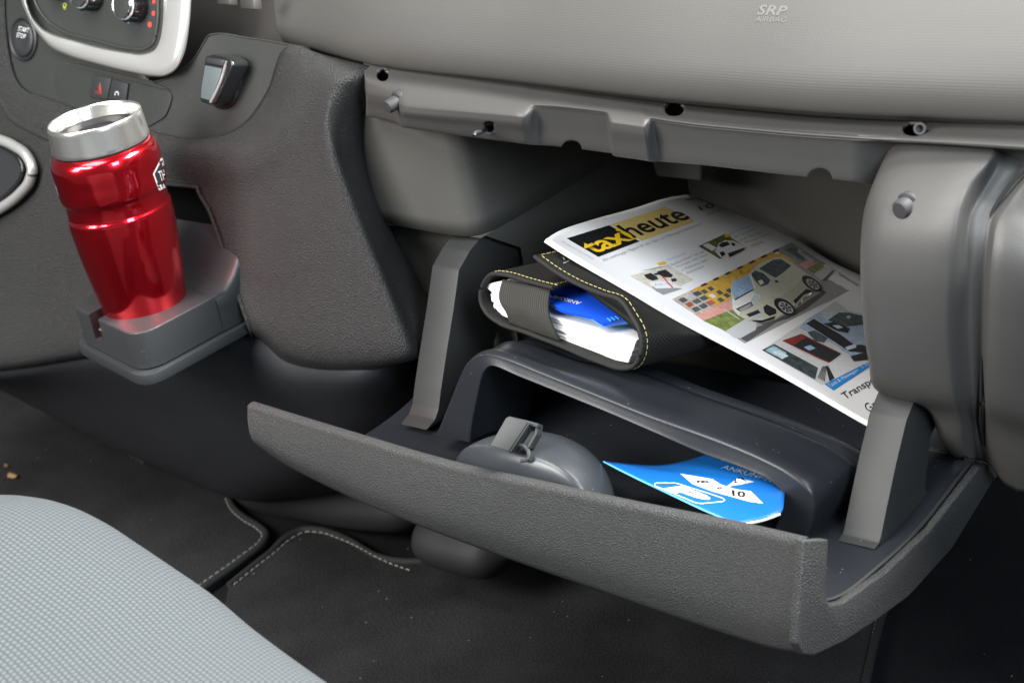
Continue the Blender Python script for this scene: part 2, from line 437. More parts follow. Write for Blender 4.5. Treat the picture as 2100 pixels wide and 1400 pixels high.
link('bag_hook', bm_mesh(bm, 40), [M_gloss, flat('hook_face', (0.085,0.105,0.11), 0.38), M_dark, flat('hook_edge', (0.32,0.30,0.29), 0.25, 0.3)], cp)

# climate ring, face and knobs
outer = [(38,-70),(43,-20),(46,6),(52,22),(60,40),(77,66),(100,93),(140,114),(200,132),(260,147),(318,157),(340,155.5),(360,143),(376,112),(386,60),(391,0),(394,-70)]
inner = [(44,-70),(49,-20),(53,4),(58,20),(66,38),(83,60),(102,71),(140,84),(200,100),(260,111.5),(296,114),(316,106),(328,85),(334,50),(336,10),(337,-25),(338,-70)]
out2 = [(x + (3 if i < 6 else 0) - (5 if i > 12 else 0), y - (4 if 5 < i < 13 else 0)) for i, (x, y) in enumerate(outer)]
rows = [[at_c(*p, -0.004) for p in outer], [at_c(*p, 0.006) for p in outer], [at_c(*p, 0.010) for p in out2], [at_c(*p, 0.010) for p in inner], [at_c(x+1, y-2, 0.007) for x, y in inner], [at_c(x+2, y-4, -0.002) for x, y in inner]]
cr = loft('climate_bezel', rows, M_sil, dash, 3, 5)
cf = prism('climate_face', [at_c(x + (0 if i < 8 else 0), y, 0.0005) for i, (x, y) in enumerate(inner)], NC*-0.003, M_sat, dash)
tube('face_rim', spline([at_c(*p, 0.001) for p in [(66,-30),(75,10),(95,40),(125,62),(200,84),(270,100),(296,100),(314,88),(322,60),(325,0)]], 6), 0.0016, M_sat, cf, 8)
for (bx, by, s) in [(283,12,1.0),(193,-10,0.98),(124,-34,1.0)]:
    bm = bmesh.new(); p = at_c(bx, by, 0.0005)
    add_lathe(bm, p, NC, [(0.0128*s,0),(0.0128*s,0.006),(0.0118*s,0.0135)], 40, 0)
    add_lathe(bm, p, NC, [(0.0118*s,0.0135),(0.0114*s,0.016),(0.0104*s,0.0172),(0.0098*s,0.0170)], 40, 1, False)
    add_lathe(bm, p, NC, [(0.0098*s,0.0165),(0.006*s,0.0168),(0.0001,0.0168)], 40, 2)
    X_, Y_, Z_ = frame(NC)
    for k in range(14):
        a = 2*math.pi*k/14; d = X_*math.cos(a) + Y_*math.sin(a); t = np.cross(NC, d)
        q = p + d*0.0118*s
        add_prism(bm, [q + t*0.0016 + NC*0.002, q - t*0.0016 + NC*0.002, q - t*0.0016 + NC*0.012, q + t*0.0016 + NC*0.012], d*0.0016, 0, 0.0004, 1)
    link('control_knob', bm_mesh(bm, 40), [M_gloss, M_chr, M_sat], cf)
for (bx, by, r, m) in [(307.5,51,0.0022,M_red),(315,28,0.0019,M_red),(316,4,0.0017,M_red),(264,46.5,0.0010,flat('blue_print',(0.05,0.25,0.7)))]:
    bm = bmesh.new(); add_lathe(bm, at_c(bx, by, 0.0005), NC, [(r,0),(r,0.0003)], 20)
    link('temperature_mark', bm_mesh(bm), m, cf)
gy = flat('lime_print', (0.55, 0.62, 0.06))
tube('demist_symbol', [at_c(*p, 0.0009) for p in [(128.5,9),(132,7.5),(136.5,10),(134.5,17),(131,15)]], 0.0003, gy, cf, 5, True)
for k in range(3):
    tube('demist_symbol', spline([at_c(130.5 + k*2.0 + dx, 11.5 + k*0.6 + dy, 0.0009) for dx, dy in [(0,0),(-0.6,3),(0.4,6),(-0.3,8)]], 3), 0.00022, gy, cf, 5)

# ---- console shell (grained), with the cup holder's opening
colsets = [
 [(8,-70),(12,80),(30,160),(112,207),(230,246),(413,284),(495,256),(547,187),(590,95),(676,116),(740,131),(768,139),(775,139)],
 [(-90,60),(-10,165),(20,210),(90,255),(220,292),(408,318),(513,314),(577,258),(639,196),(690,168),(716,166),(760,182),(768,184)],
 [(-90,90),(-12,185),(20,230),(90,272),(222,305),(403,333),(515,334),(581,282),(642,220),(684,188),(707,188),(753,202),(763,204)],
 [(-90,250),(-20,270),(20,300),(110,340),(240,362),(404,384),(500,390),(580,370),(640,330),(671,262),(688,264),(742,292),(752,294)],
 [(-90,420),(-20,430),(20,440),(110,450),(255,462),(432,440),(520,470),(600,460),(670,435),(720,415),(738,411),(771,413),(780,412)],
 [(-90,580),(-20,590),(20,595),(110,592),(275,585),(474,565),(560,590),(645,590),(725,585),(785,572),(802,566),(838,557),(848,556)],
 [(-90,735),(-20,745),(20,742),(155,720),(310,690),(512,672),(585,722),(660,740),(755,740),(842,722),(866,712),(918,690),(930,690)],
 [(-90,752),(-20,760),(20,757),(155,736),(310,706),(518,690),(585,742),(660,760),(755,759),(848,738),(876,728),(930,706),(942,706)],
]
ytab = [(.146,.150,.159,.168,.166,.169,.176), (.135,.130,.133,.141,.145,.150,.168), (.134,.128,.130,.138,.142,.148,.168), (.134,.128,.126,.128,.133,.141,.166), (.126,.119,.116,.119,.126,.138,.166),
        (.112,.106,.104,.108,.117,.132,.166), (.100,.096,.096,.100,.110,.128,.166), (.112,.108,.109,.112,.120,.138,.172)]
rows = []
for ri, cs in enumerate(colsets):
    row = []
    for ci, p in enumerate(cs):
        if ci < 5: row.append(at_c(*p, {0: -.001, 1: .003, 2: .003, 7: -.010}.get(ri, 0.0)))
        elif ci == 12: row.append(at(*p, Y=.186))
        else: row.append(at(*p, Y=ytab[ri][ci-5]))
    rows.append(row)
NR = NCc = 8
cshell = loft('console_shell', rows, M_con, dash, NR, NCc, 0.003, keep=lambda r, c: not (r >= 3*NR and r < 7*NR and 4*NCc <= c < 5*NCc))
G = surf(rows, NR, NCc)
hole = [G[7*NR, 5*NCc]] + [G[r, 5*NCc] for r in range(7*NR, 3*NR-1, -1)] + [G[3*NR, c] for c in range(5*NCc, 4*NCc-1, -1)] + [G[r, 4*NCc] for r in range(3*NR, 7*NR+1)]
loft('cup_holder_well', [hole, [p + np.array((0, 0.12, 0)) for p in hole]], M_dark, dash, 2, 1)
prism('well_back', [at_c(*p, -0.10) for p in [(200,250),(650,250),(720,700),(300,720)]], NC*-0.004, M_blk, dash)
# ledge along the lower left of the panel
tube('opening_lip', hole[1:], .0016, M_con, dash, 8)
tube('panel_ledge', spline([at_c(*p, 0.001) for p in [(-60,20),(-15,120),(0,190),(20,235),(60,262),(110,285),(180,305)]], 6), 0.0035, M_con, dash, 10)

# ---- glove box surround: ledge, face, blocks, rib
cols = []   # T, L, M, B  with Y of L, M, B
def sc(T, L, M_, B, yl, ym, yb): cols.append((T, L, M_, B, yl, ym, yb))
sc((745,126),(748,164),(750,194),(752,240),0.151,0.149,0.157)
sc((790,133),(797,177),(806,206),(815,256),0.146,0.139,0.149)
sc((830,138),(838,183),(830,223),(834,264),0.142,0.130,0.139)
sc((950,152),(955,197),(946,233),(950,281),0.140,0.128,0.138)
sc((1056,166),(1062,210),(1056,242),(1064,296),0.139,0.128,0.138)
sc((1070,167),(1078,212),(1072,244),(1080,298),0.139,0.129,0.139)
sc((1088,170),(1094,214),(1100,226),(1110,300),0.139,0.140,0.148)
sc((1140,176),(1146,217),(1150,228),(1158,304),0.139,0.141,0.149)
sc((1236,188),(1240,228),(1243,238),(1252,316),0.138,0.140,0.148)
sc((1248,189),(1252,229),(1253,254),(1262,323),0.138,0.130,0.138)
sc((1312,197),(1318,237),(1320,264),(1330,333),0.138,0.130,0.138)
sc((1326,198),(1334,241),(1340,251),(1354,333),0.138,0.140,0.147)
sc((1450,212),(1450,257),(1453,265),(1455,342),0.137,0.140,0.147)
sc((1600,226),(1600,271),(1603,279),(1606,360),0.137,0.140,0.147)
sc((1740,236),(1740,281),(1743,289),(1746,374),0.138,0.141,0.147)
sc((1850,242),(1850,288),(1853,297),(1860,392),0.143,0.159,0.171)
sc((1960,246),(1960,295),(1963,304),(1970,400),0.144,0.161,0.175)
sc((2110,252),(2110,306),(2113,316),(2120,410),0.149,0.167,0.181)
rT = [at(*c[0], Y=0.176) for c in cols]; rL = [at(*c[1], Y=c[4]) for c in cols]
rM = [at(*c[2], Y=c[5]) for c in cols]; rB = [at(*c[3], Y=c[6]) for c in cols]
lerp = lambda a, b, t: [p*(1-t) + q*t for p, q in zip(a, b)]
rTk = [p + np.array((0, 0.02, -0.002)) for p in rB]
Gs = surf([rT, lerp(rT, rL, .5), lerp(rT, rL, .93), lerp(rL, rM, .12), lerp(rL, rM, .9), lerp(rM, rB, .12), lerp(rM, rB, .5), lerp(rM, rB, .96), lerp(rB, rTk, .1), rTk], 8, 1, True)
xs = []          # about one column every four picture units
for a, c in zip(cols[:-1], cols[1:]): xs.append(max(2, int((c[0][0] - a[0][0])/4)))
Gt = np.swapaxes(Gs, 0, 1); Kc = knots(Gt)
Tc = np.concatenate([np.linspace(Kc[i], Kc[i+1], xs[i], endpoint=False) for i in range(len(xs))] + [[Kc[-1]]])
Gs = np.swapaxes(hermite(Kc, Gt, Tc, True), 0, 1)
dirh = nrm((0.15, 1, -0.45))
holes = [(785,153,12,14,2.3), (1383,221,20,17,2.4), (1876,264,25,15,2.3), (1003,262,10,13,4), (1172,306,21,18,2), (1681,368,26,23,2)]
keep = punch(Gs, holes)
sur = link('glove_box_surround', grid_mesh(Gs, keep), M_sur, dash); solid(sur, .0022)
prism('hole_dark_sheet', [at(*p, Y=.180) for p in [(745,110),(2150,235),(2150,330),(1780,345),(1200,290),(1130,285),(790,225)]], (0,.01,0), M_blk, dash)  # added black sheet, stands in for the dark void seen through the holes
bm = bmesh.new(); add_lathe(bm, at(1886,264,Y=.154), nrm(CAM - at(1886,264,Y=.154)), [(.0036,-.006),(.0036,.0),(.0022,.0),(.0022,-.004)], 24)
link('screw_boss', bm_mesh(bm, 40), M_sur, sur)
tube('lid_hook', [at(1008,262,Y=.150), at(998,264,Y=.137), at(985,271,Y=.123), at(974,273,Y=.114), at(972,279,Y=.112)], .0016, M_dark, sur, 8)
axb = nrm((-0.15, -1, -0.1))
bm = bmesh.new(); add_lathe(bm, at(818,207,Y=.139), axb, [(.0075,-.003),(.0073,.0005),(.0062,.0016),(.0050,.0016),(.0048,.0095),(.0040,.011),(.0001,.0112)], 28)
link('rubber_buffer', bm_mesh(bm, 40), M_rub, sur)

# ---- right-hand column over the lid hinge and the dashboard's end panel
colrows = [  # left silhouette, left+, mid, right fold, fold2, band, groove, panel, far panel ; Y of the front
 ([(1832,288),(1850,290),(1930,296),(2040,303),(2056,306),(2085,322),(2112,338),(2125,345),(2200,370)], .158),
 ([(1815,322),(1838,322),(1920,324),(2028,326),(2050,330),(2072,342),(2098,350),(2112,362),(2200,400)], .148),
 ([(1790,378),(1815,376),(1890,378),(1984,381),(2012,396),(2026,402),(2056,404),(2070,420),(2200,450)], .132),
 ([(1774,425),(1800,424),(1870,426),(1965,428),(1990,438),(2002,440),(2032,444),(2046,460),(2200,490)], .121),
 ([(1767,475),(1792,474),(1860,476),(1956,478),(1983,482),(1996,484),(2024,486),(2038,500),(2200,530)], .114),
 ([(1765,560),(1790,560),(1855,560),(1946,560),(1983,560),(1994,560),(2018,562),(2032,570),(2200,600)], .109),
 ([(1770,650),(1795,650),(1860,652),(1940,652),(1982,652),(1993,652),(2015,655),(2030,665),(2200,700)], .110),
 ([(1782,740),(1808,740),(1870,742),(1945,744),(1984,745),(1995,746),(2013,750),(2028,760),(2200,800)], .116),
 ([(1800,800),(1824,804),(1885,810),(1955,815),(1988,818),(1998,820),(2012,822),(2029,830),(2200,880)], .124),
 ([(1900,836),(1912,840),(1935,850),(1970,858),(1992,862),(2000,866),(2012,868),(2036,876),(2200,930)], .137),
 ([(1925,895),(1935,898),(1952,902),(1975,905),(1996,908),(2004,910),(2018,912),(2046,930),(2200,985)], .146),
 ([(1958,936),(1966,938),(1978,938),(1990,940),(2002,942),(2010,944),(2026,950),(2060,994),(2200,1010)], .158),
]
offs = [.010, 0, -.003, -.001, .010, .011, .016, .010, .03]
for r, y in colrows:                     # crisp outer edge and crisp folds
    r[1] = (r[0][0] + 10, r[1][1])
rows = [[at(*p, Y=y + offs[i]) for i, p in enumerate(r)] for r, y in colrows]
def crisp(r):
    out = [r[0] + np.array((-.001, .03, 0)), r[0], r[1], r[2]]
    out += [r[3]*.92 + r[2]*.08, r[3]*.93 + r[4]*.07, r[4]*.93 + r[3]*.07, r[4]*.85 + r[5]*.15, r[5], r[6], r[6]*.4 + r[7]*.6, r[7], r[8]]
    return out
rows = [crisp(r) for r in rows]
hc = loft('hinge_column', rows, M_sur, dash, 6, 4, 0.0025)
bm = bmesh.new(); pc = at(1868, 420, Y=.126); axc = nrm((-0.1, -1, 0.0))
add_lathe(bm, at(1878,412,Y=.128), nrm((-.1,-1,.35)), [(.0105,-.010),(.0103,.0000),(.0095,.0010),(.0080,.0012)], 32, 0, True)
add_lathe(bm, at(1866,420,Y=.124), axc, [(.0080,-.004),(.0080,.002),(.0068,.003),(.0062,.003),(.0060,.0085),(.0048,.010),(.0001,.0102)], 28, 1)
link('rubber_buffer', bm_mesh(bm, 40), [M_sur, M_rub], hc)
tube('panel_seam', spline([at(*p, Y=y) for p, y in [((2112,336),.162),((2060,396),.147),((2033,440),.138),((2025,480),.133),((2019,560),.130),((2016,655),.130),((2013,760),.132),((2012,822),.136),((2012,868),.149),((2018,912),.161)]], 5), .0010, M_blk, hc, 6)
# lid hinge behind the column's foot
bm = bmesh.new()
add_prism(bm, [at(*p, Y=.17) for p in [(1900,920),(1955,930),(1950,945),(1902,935)]], (0,.01,0), 0, .001)
add_prism(bm, [at(*p, Y=.17) for p in [(1896,955),(1945,968),(1938,976),(1890,962)]], (0,.01,0), 0, .001)
link('hinge_bracket', bm_mesh(bm), M_rub, dash)

# ---- glove box shell: flange, walls, floor
V = []; FC = []
def quad(*ps):
    i = len(V); V.extend(ps); FC.append(tuple(range(i, i + len(ps))))
XL, YB, ZF, ZT = -.394, .404, -.045, .19
quad((XL,.172,.069),(XL,.205,.046),(XL,.205,ZF-.02),(XL,YB,ZF-.02),(XL,YB,.069))
quad((XL,YB,ZF-.02),(-.01,YB,ZF-.02),(-.01,YB,ZT),(XL,YB,ZT))
quad((XL,.172,.160),(-.01,.172,.160),(-.01,YB,.160),(XL,YB,.160))
quad((-.012,.168,ZF-.02),(-.012,YB,ZF-.02),(-.012,YB,.16),(-.012,.168,.16))
quad((XL,.175,ZF),(-.012,.175,ZF),(-.012,YB,ZF),(XL,YB,ZF))
quad((-.54,.190,-.08),(-.40,.190,-.08),(-.40,.190,.075),(-.54,.190,.075))
quad((-.54,.168,.0685),(-.395,.168,.0685),(-.395,.190,.0685),(-.54,.190,.0685))
link('glove_box_shell', mesh(V, FC, False), M_cav, dash)
prism('dash_light_stop', [(-.55,.235,.163),(.25,.235,.163),(.25,.235,.26),(-.55,.235,.26)], (0,.26,0), M_blk, dash)  # unseen block added inside the dashboard to stop windscreen light leaking in
fx = [(-.55,.172),(-.50,.169),(-.45,.166),(-.415,.1655),(-.405,.168),(-.398,.175),(-.3945,.19),(XL,.25),(XL,.33),(XL,YB)]
zz = [.166,.14,.105,.069]
loft('glove_box_flange', [[(x - .004*max(0,(z-.069)/.10), y, z) for x, y in fx] for z in zz], M_cav, dash, 3, 4, .002)
prism('latch_housing', [at(*p, Y=.34) for p in [(1330,315),(1436,325),(1437,373),(1345,363)]], (0,.045,0), M_cav, dash, .003, 3)

# ---- lower console, heater box
seam = [(-90,756),(0,760),(155,733),(330,715),(515,692),(585,738),(660,752),(745,756),(810,748),(852,735)]
midl = [(-90,775),(0,790),(120,810),(330,850),(500,860),(590,860),(680,860),(760,845),(820,820),(853,800)]
botl = [(-90,740),(20,795),(110,850),(260,930),(400,990),(480,1022),(600,1010),(700,980),(800,940),(868,900)]
ys = [None]*8 + [.13,.165]; ym_ = [.135]*7 + [.14,.15,.168]
rows = [[(at_c(*p, -.014) if y is None else at(*p, Y=y)) + np.array((0,.02,.004)) for p, y in zip(seam, ys)], [at_c(*p, -.016) if y is None else at(*p, Y=y) for p, y in zip(seam, ys)],
        [at(*p, Y=y) for p, y in zip(midl, ym_)], [at(*p, Y=.205) for p in botl], [at(*p, Y=.21) + np.array((0,.08,-.04)) for p in botl]]
loft('lower_console', rows, M_low, dash, 6, 4)
prism('console_side_cover', [at(*p, Y=.185) for p in [(800,690),(930,690),(930,900),(840,900)]], (0,.01,0), M_dark, dash)
rows = []
for k, (t, r) in enumerate([(0,.008),(.06,.016),(.2,.022),(.5,.026),(.8,.028),(.94,.024),(1,.012)]):
    c = at(470,985,Y=.29)*(1-t) + at(900,1025,Y=.28)*t
    rows.append([c + np.array((0, 1.6*r*math.cos(a), r*math.sin(a))) for a in np.linspace(0, 2*math.pi, 17)])
loft('heater_box', rows, M_blk, dash, 5, 2)
rows = []
for t in np.linspace(-1, 1, 9):
    c = at(955,1112,Y=.21) + np.array((.050*t, 0, 0)); r = .024*math.sqrt(max(.02, 1-t**4))
    rows.append([c + np.array((0, 1.3*r*math.cos(a), r*math.sin(a))) for a in np.linspace(0, 2*math.pi, 17)])
loft('heater_duct', rows, M_blk, dash, 3, 2)

# ================================================================== glove box lid
lid = thing('glove_box_lid', (-.24, .06, -.06), 'open grained charcoal glove box lid with two arms and an inner tray', 'lid')
T = [(510,827),(600,855),(712,889),(917,949),(1106,991),(1300,1033),(1480,1069),(1610,1098),(1648,1107)]
Bt = [(533,916),(585,952),(686,1004),(852,1074),(1042,1144),(1300,1234),(1480,1296),(1598,1330),(1634,1334)]
rt = [at(*p, Z=0.0) for p in T]; rt[-1] = at(*T[-1], Y=-.014); rt[-2] = at(*T[-2], Y=-.010)
dyb = [.008,.009,.010,.012,.013,.014,.016,.018,.018]
rb = [at(*p, Y=q[1] - d) for p, q, d in zip(Bt, rt, dyb)]
def bulge(t, e): return [p*(1-t) + q*t + np.array((0, -e, 0)) for p, q in zip(rt, rb)]
ft = np.linspace(0, 1, len(T))
inn = [p + np.array((0, .0055, -.001)) for p in rt]; low = [p + np.array((0, .006, -.022)) for p in inn]
rows = [low, inn, lerp(inn, rt, .75), bulge(.03, .0012), bulge(.12, .0025), bulge(.4, .005), bulge(.7, .0055), bulge(.88, .003), rb,
        [p + np.array((0, .010, -.0065)) for p in rb], [np.array((p[0] + .02*(i < 2), .03, -.074)) for i, p in enumerate(rb)], [np.array((p[0] + .04*(i < 2), .09, -.078)) for i, p in enumerate(rb)], [np.array((p[0] + .05*(i < 2), .165, -.064)) for i, p in enumerate(rb)]]
loft('outer_panel', rows, M_lid, lid, 4, 5)
innerp = [(1700,1106),(1696,1179),(1694,1223),(1703,1240),(1731,1234),(1820,1170),(1909,1086),(1975,1001),(2010,955)]
outerp = [(1648,1107),(1643,1179),(1636,1267),(1634,1320),(1647,1343),(1670,1345),(1731,1316),(1798,1272),(1864,1223),(1953,1125),(2042,979),(2028,950)]
pin = [at(*p, X=0) for p in innerp]; pou = [at(*p, X=0) for p in outerp]
prism('end_rim', pou + pin[::-1], (-.006,0,0), M_lid, lid, .0016, 3)
# lining that runs up to the rim and across
rows = []
for p in pin[1:]:
    y, z = p[1], p[2]
    rows.append([np.array((x, y + (-.008 if y < .02 else -.002)*(1 - ((x+.24)/.24)**2), z)) for x in (-.45,-.36,-.24,-.12,-.06,-.012,-.0055)])
rows.append([q + np.array((0,.04,.01)) for q in rows[-1]])
loft('lining', rows, M_lin, lid, 4, 4)
tube('lining_groove', spline([p + np.array((-.0065,-.001,.0015)) for p in pin[3:]], 6), .0013, M_blk, lid, 6)

# arms
def arm(pxs, back, x0, wd):
    f_ = [at(*p, X=x0) for p in pxs]; b_ = [at(*p, X=x0) for p in back]
    return prism('arm', f_ + b_, (-wd,0,0), M_arm, lid, .0012, 2)
arm([(1793,1126),(1803,1112),(1807,1099),(1820,1035),(1838,950),(1856,875),(1860,859),(1884,800),(1900,760)], [(1990,800),(1930,850),(1910,893),(1903,950),(1899,983),(1899,1003),(1906,1016),(1925,1025)], -.020, .0265)
arm([(874,882),(892,860),(899,840),(904,800),(916,720),(929,640),(941,554),(963,515),(985,488),(1000,465)], [(1100,480),(1060,560),(1030,640),(1015,700),(1010,760),(1020,790)], -.400, .0265)

# pocket hood
op = [(962,906),(968,862),(977,818),(986,778),(992,762),(1003,751),(1017,751),(1060,770),(1100,786),(1240,843),(1333,883),(1439,929),(1530,962),(1580,986),(1605,1014),(1606,1040),(1599,1060),(1585,1092)]
fl = [(896,892),(912,852),(928,812),(944,772),(958,746),(978,731),(998,726),(1040,736),(1100,760),(1220,808),(1333,853),(1466,901),(1560,940),(1622,974),(1660,1008),(1668,1035),(1664,1062),(1648,1108)]
yo = .066; yf = .069
ro = [at(*p, Y=yo) for p in op]; rf = [at(*p, Y=yf) for p in fl]
n = len(ro)
def back(dy, dz=0, dx=0.0):
    out = []
    for i, p in enumerate(rf):
        s = i/(n-1); q = p + np.array((dx*(-1 if s < .3 else (1 if s > .75 else 0)), dy, dz))
        if 3 < i < 14 and dy > .01:              # the top sags behind the rim, so the wallet lies lower
            k = min(1, dy/.03)*min(1, (i-3)/5)*min(1, (14-i)/4); q[2] = min(q[2], q[2]*(1-k) + (.021 + dz)*k)
        out.append(q)
    return out
rows = [[p + np.array((0,.06,-.014)) for p in ro], [p + np.array((0,.004,0)) for p in ro], ro, lerp(ro, rf, .15), lerp(ro, rf, .8), rf, back(.006,.0008,.001), back(.02,-.001,.002), back(.044,-.004,.003), back(.0475,-.0095,.004), back(.052,-.0085,.004), back(.062,-.011,.004), back(.09,-.045,.004)]
loft('pocket_hood', rows, M_lin, lid, 3, 4)

# latch dome and catch
rows = []
for ph_ in np.linspace(0.0005, 1, 11):
    row = []
    for th in np.linspace(0, 2*math.pi, 41):
        c, s = math.cos(th), math.sin(th)
        rr = math.sin(ph_*math.pi/2)**0.75
        row.append(np.array((-.241 + .063*c*rr, .010 + (.054 if s > 0 else .012)*s*rr, -.052 + .060*math.cos(ph_*math.pi/2)**0.66)))
    rows.append(row)
loft('latch_dome', rows, M_dome, lid, 3, 1)
bm = bmesh.new()
nC2 = nrm((0.35,-.75,.55))
pc = at(1055, 895, Y=.008)
pp = lambda x, y, o=0.0: atp(x, y, pc + nC2*o, nC2)
add_prism(bm, [pp(*p, .010) for p in [(1005,913),(1037,857),(1044,853),(1082,866),(1043,925)]], nC2*-.003, 0, .0006)
add_prism(bm, [pp(*p, .009) for p in [(1043,925),(1082,866),(1086,868),(1047,927)]], nC2*-.012, 0, .0004)
add_prism(bm, [pp(*p, .006) for p in [(1044,853),(1082,862),(1104,868),(1102,876),(1080,870)]], nC2*-.008, 0, .0004)
add_prism(bm, [pp(*p, .004) for p in [(1098,870),(1104,868),(1101,890),(1085,918),(1081,915),(1096,889)]], nC2*-.010, 0, .0004)
add_tube(bm, spline([pp(*p, .003) for p in [(1044,926),(1056,915),(1072,914),(1083,924),(1084,940),(1068,944)]], 5), .0014, 8)
link('latch_catch', bm_mesh(bm), M_clip, lid)

# ================================================================== cup holder and mug
ch = thing('cup_holder', (-.66, .06, -.01), 'grey plastic cup holder pulled out of the console under the red mug', 'cup holder')
base2 = rounded([(-.599,.135),(-.601,.000),(-.722,.028),(-.722,.135)], [0,.022,.016,0], 8)
prism('base_plate', [(x, y, -.0085) for x, y in base2], (0,0,.0085), M_cup, ch, .0012, 2)
body2 = rounded([(-.604,.128),(-.606,.006),(-.716,.031),(-.716,.128)], [0,.024,.014,0], 8)
mug_c = np.array((-.657, .058))
body = prism('cup_ring', [(x, y, .0008) for x, y in body2], (0,0,.030), M_cup, ch, .0035, 4)
cut(body, [cyl((*mug_c, 0), (0,0,1), .0305, .004, .08, 64), box_bm(-.684,-.668,-.02,.045,.010,.06)])
rows = []
for y, z in [(.084,.0306),(.090,.0310),(.098,.0335),(.106,.039),(.114,.048),(.122,.058),(.130,.066)]:
    rows.append([np.array((x, y, zz)) for x, zz in [(-.6040,.0012),(-.6038,.015),(-.6040,z-.0045),(-.6052,z-.0012),(-.6085,z),(-.64,z),(-.68,z),(-.7155,z)]])
loft('back_ramp', rows, M_cup, ch, 4, 3)
tube('spring_clip', [(-.672,.024,.011),(-.672,.022,.020),(-.669,.020,.022),(-.664,.021,.021)], .0013, M_cup, ch, 6)

mug = thing('travel_mug', (*mug_c, .004), 'red metallic insulated travel mug with steel collar in the cup holder', 'mug')
axis = nrm((-.012, 0.0, 1.0))
zt = .181
top = np.array((*mug_c, .02)) + axis*((zt-.02)/axis[2])
mr, ntm, bm_ = newmat('mug_red')
bm_.inputs['Base Color'].default_value = (0.74, 0.008, 0.020, 1); bm_.inputs['Metallic'].default_value = 0.95; bm_.inputs['Roughness'].default_value = 0.20
bm_.inputs['Coat Weight'].default_value = 1.0; bm_.inputs['Coat Roughness'].default_value = 0.03
msl, nts, bs_ = newmat('brushed_steel')
bs_.inputs['Base Color'].default_value = (0.82, 0.80, 0.76, 1); bs_.inputs['Metallic'].default_value = 0.94; bs_.inputs['Roughness'].default_value = 0.22
def lathe_obj(name, prof, mat, parent, n=96):
    bm = bmesh.new(); add_lathe(bm, top, -axis, spline([(r, h, 0) for r, h in prof], 5)[:, :2].tolist() if len(prof) > 4 else prof, n)
    return link(name, bm_mesh(bm, 50), mat, parent)
mbody = lathe_obj('body', [(.0352,.0225),(.0372,.0235),(.0396,.0262),(.0409,.0305),(.0413,.036),(.0411,.045),(.0409,.053),(.0404,.0575),(.0392,.0605),(.0387,.064),(.0386,.068),(.0388,.0715),(.0396,.0735),(.0398,.078),(.0393,.092),(.0380,.108),(.0362,.124),(.0340,.142),(.0320,.158),(.0305,.170),(.0290,.1755),(.0250,.1765)], mr, mug)
lathe_obj('gasket', [(.0340,.0205),(.0358,.0205),(.0358,.0235),(.034,.0235)], M_gloss, mug)
bm = bmesh.new()
add_lathe(bm, top, -axis, [(.0340,.0212),(.0366,.0212),(.0368,.0204),(.0366,.018),(.0357,.004),(.0355,.0012),(.0350,.0002),(.0344,.0),(.0338,.0006),(.0334,.002),(.0325,.011),(.0322,.0125)], 96, 0, False)
link('steel_collar', bm_mesh(bm, 55), msl, mug)
bm = bmesh.new()
add_lathe(bm, top, -axis, [(.0326,.0105),(.0318,.0100),(.0300,.0108),(.026,.0112),(.0175,.0112),(.0165,.0098),(.0150,.0096),(.0140,.0105),(.0130,.0120),(.0001,.0122)], 80, 0)
link('drinking_lid', bm_mesh(bm, 40), flat('lid_black', (.014,.014,.015), .6, 0, .08), mug)

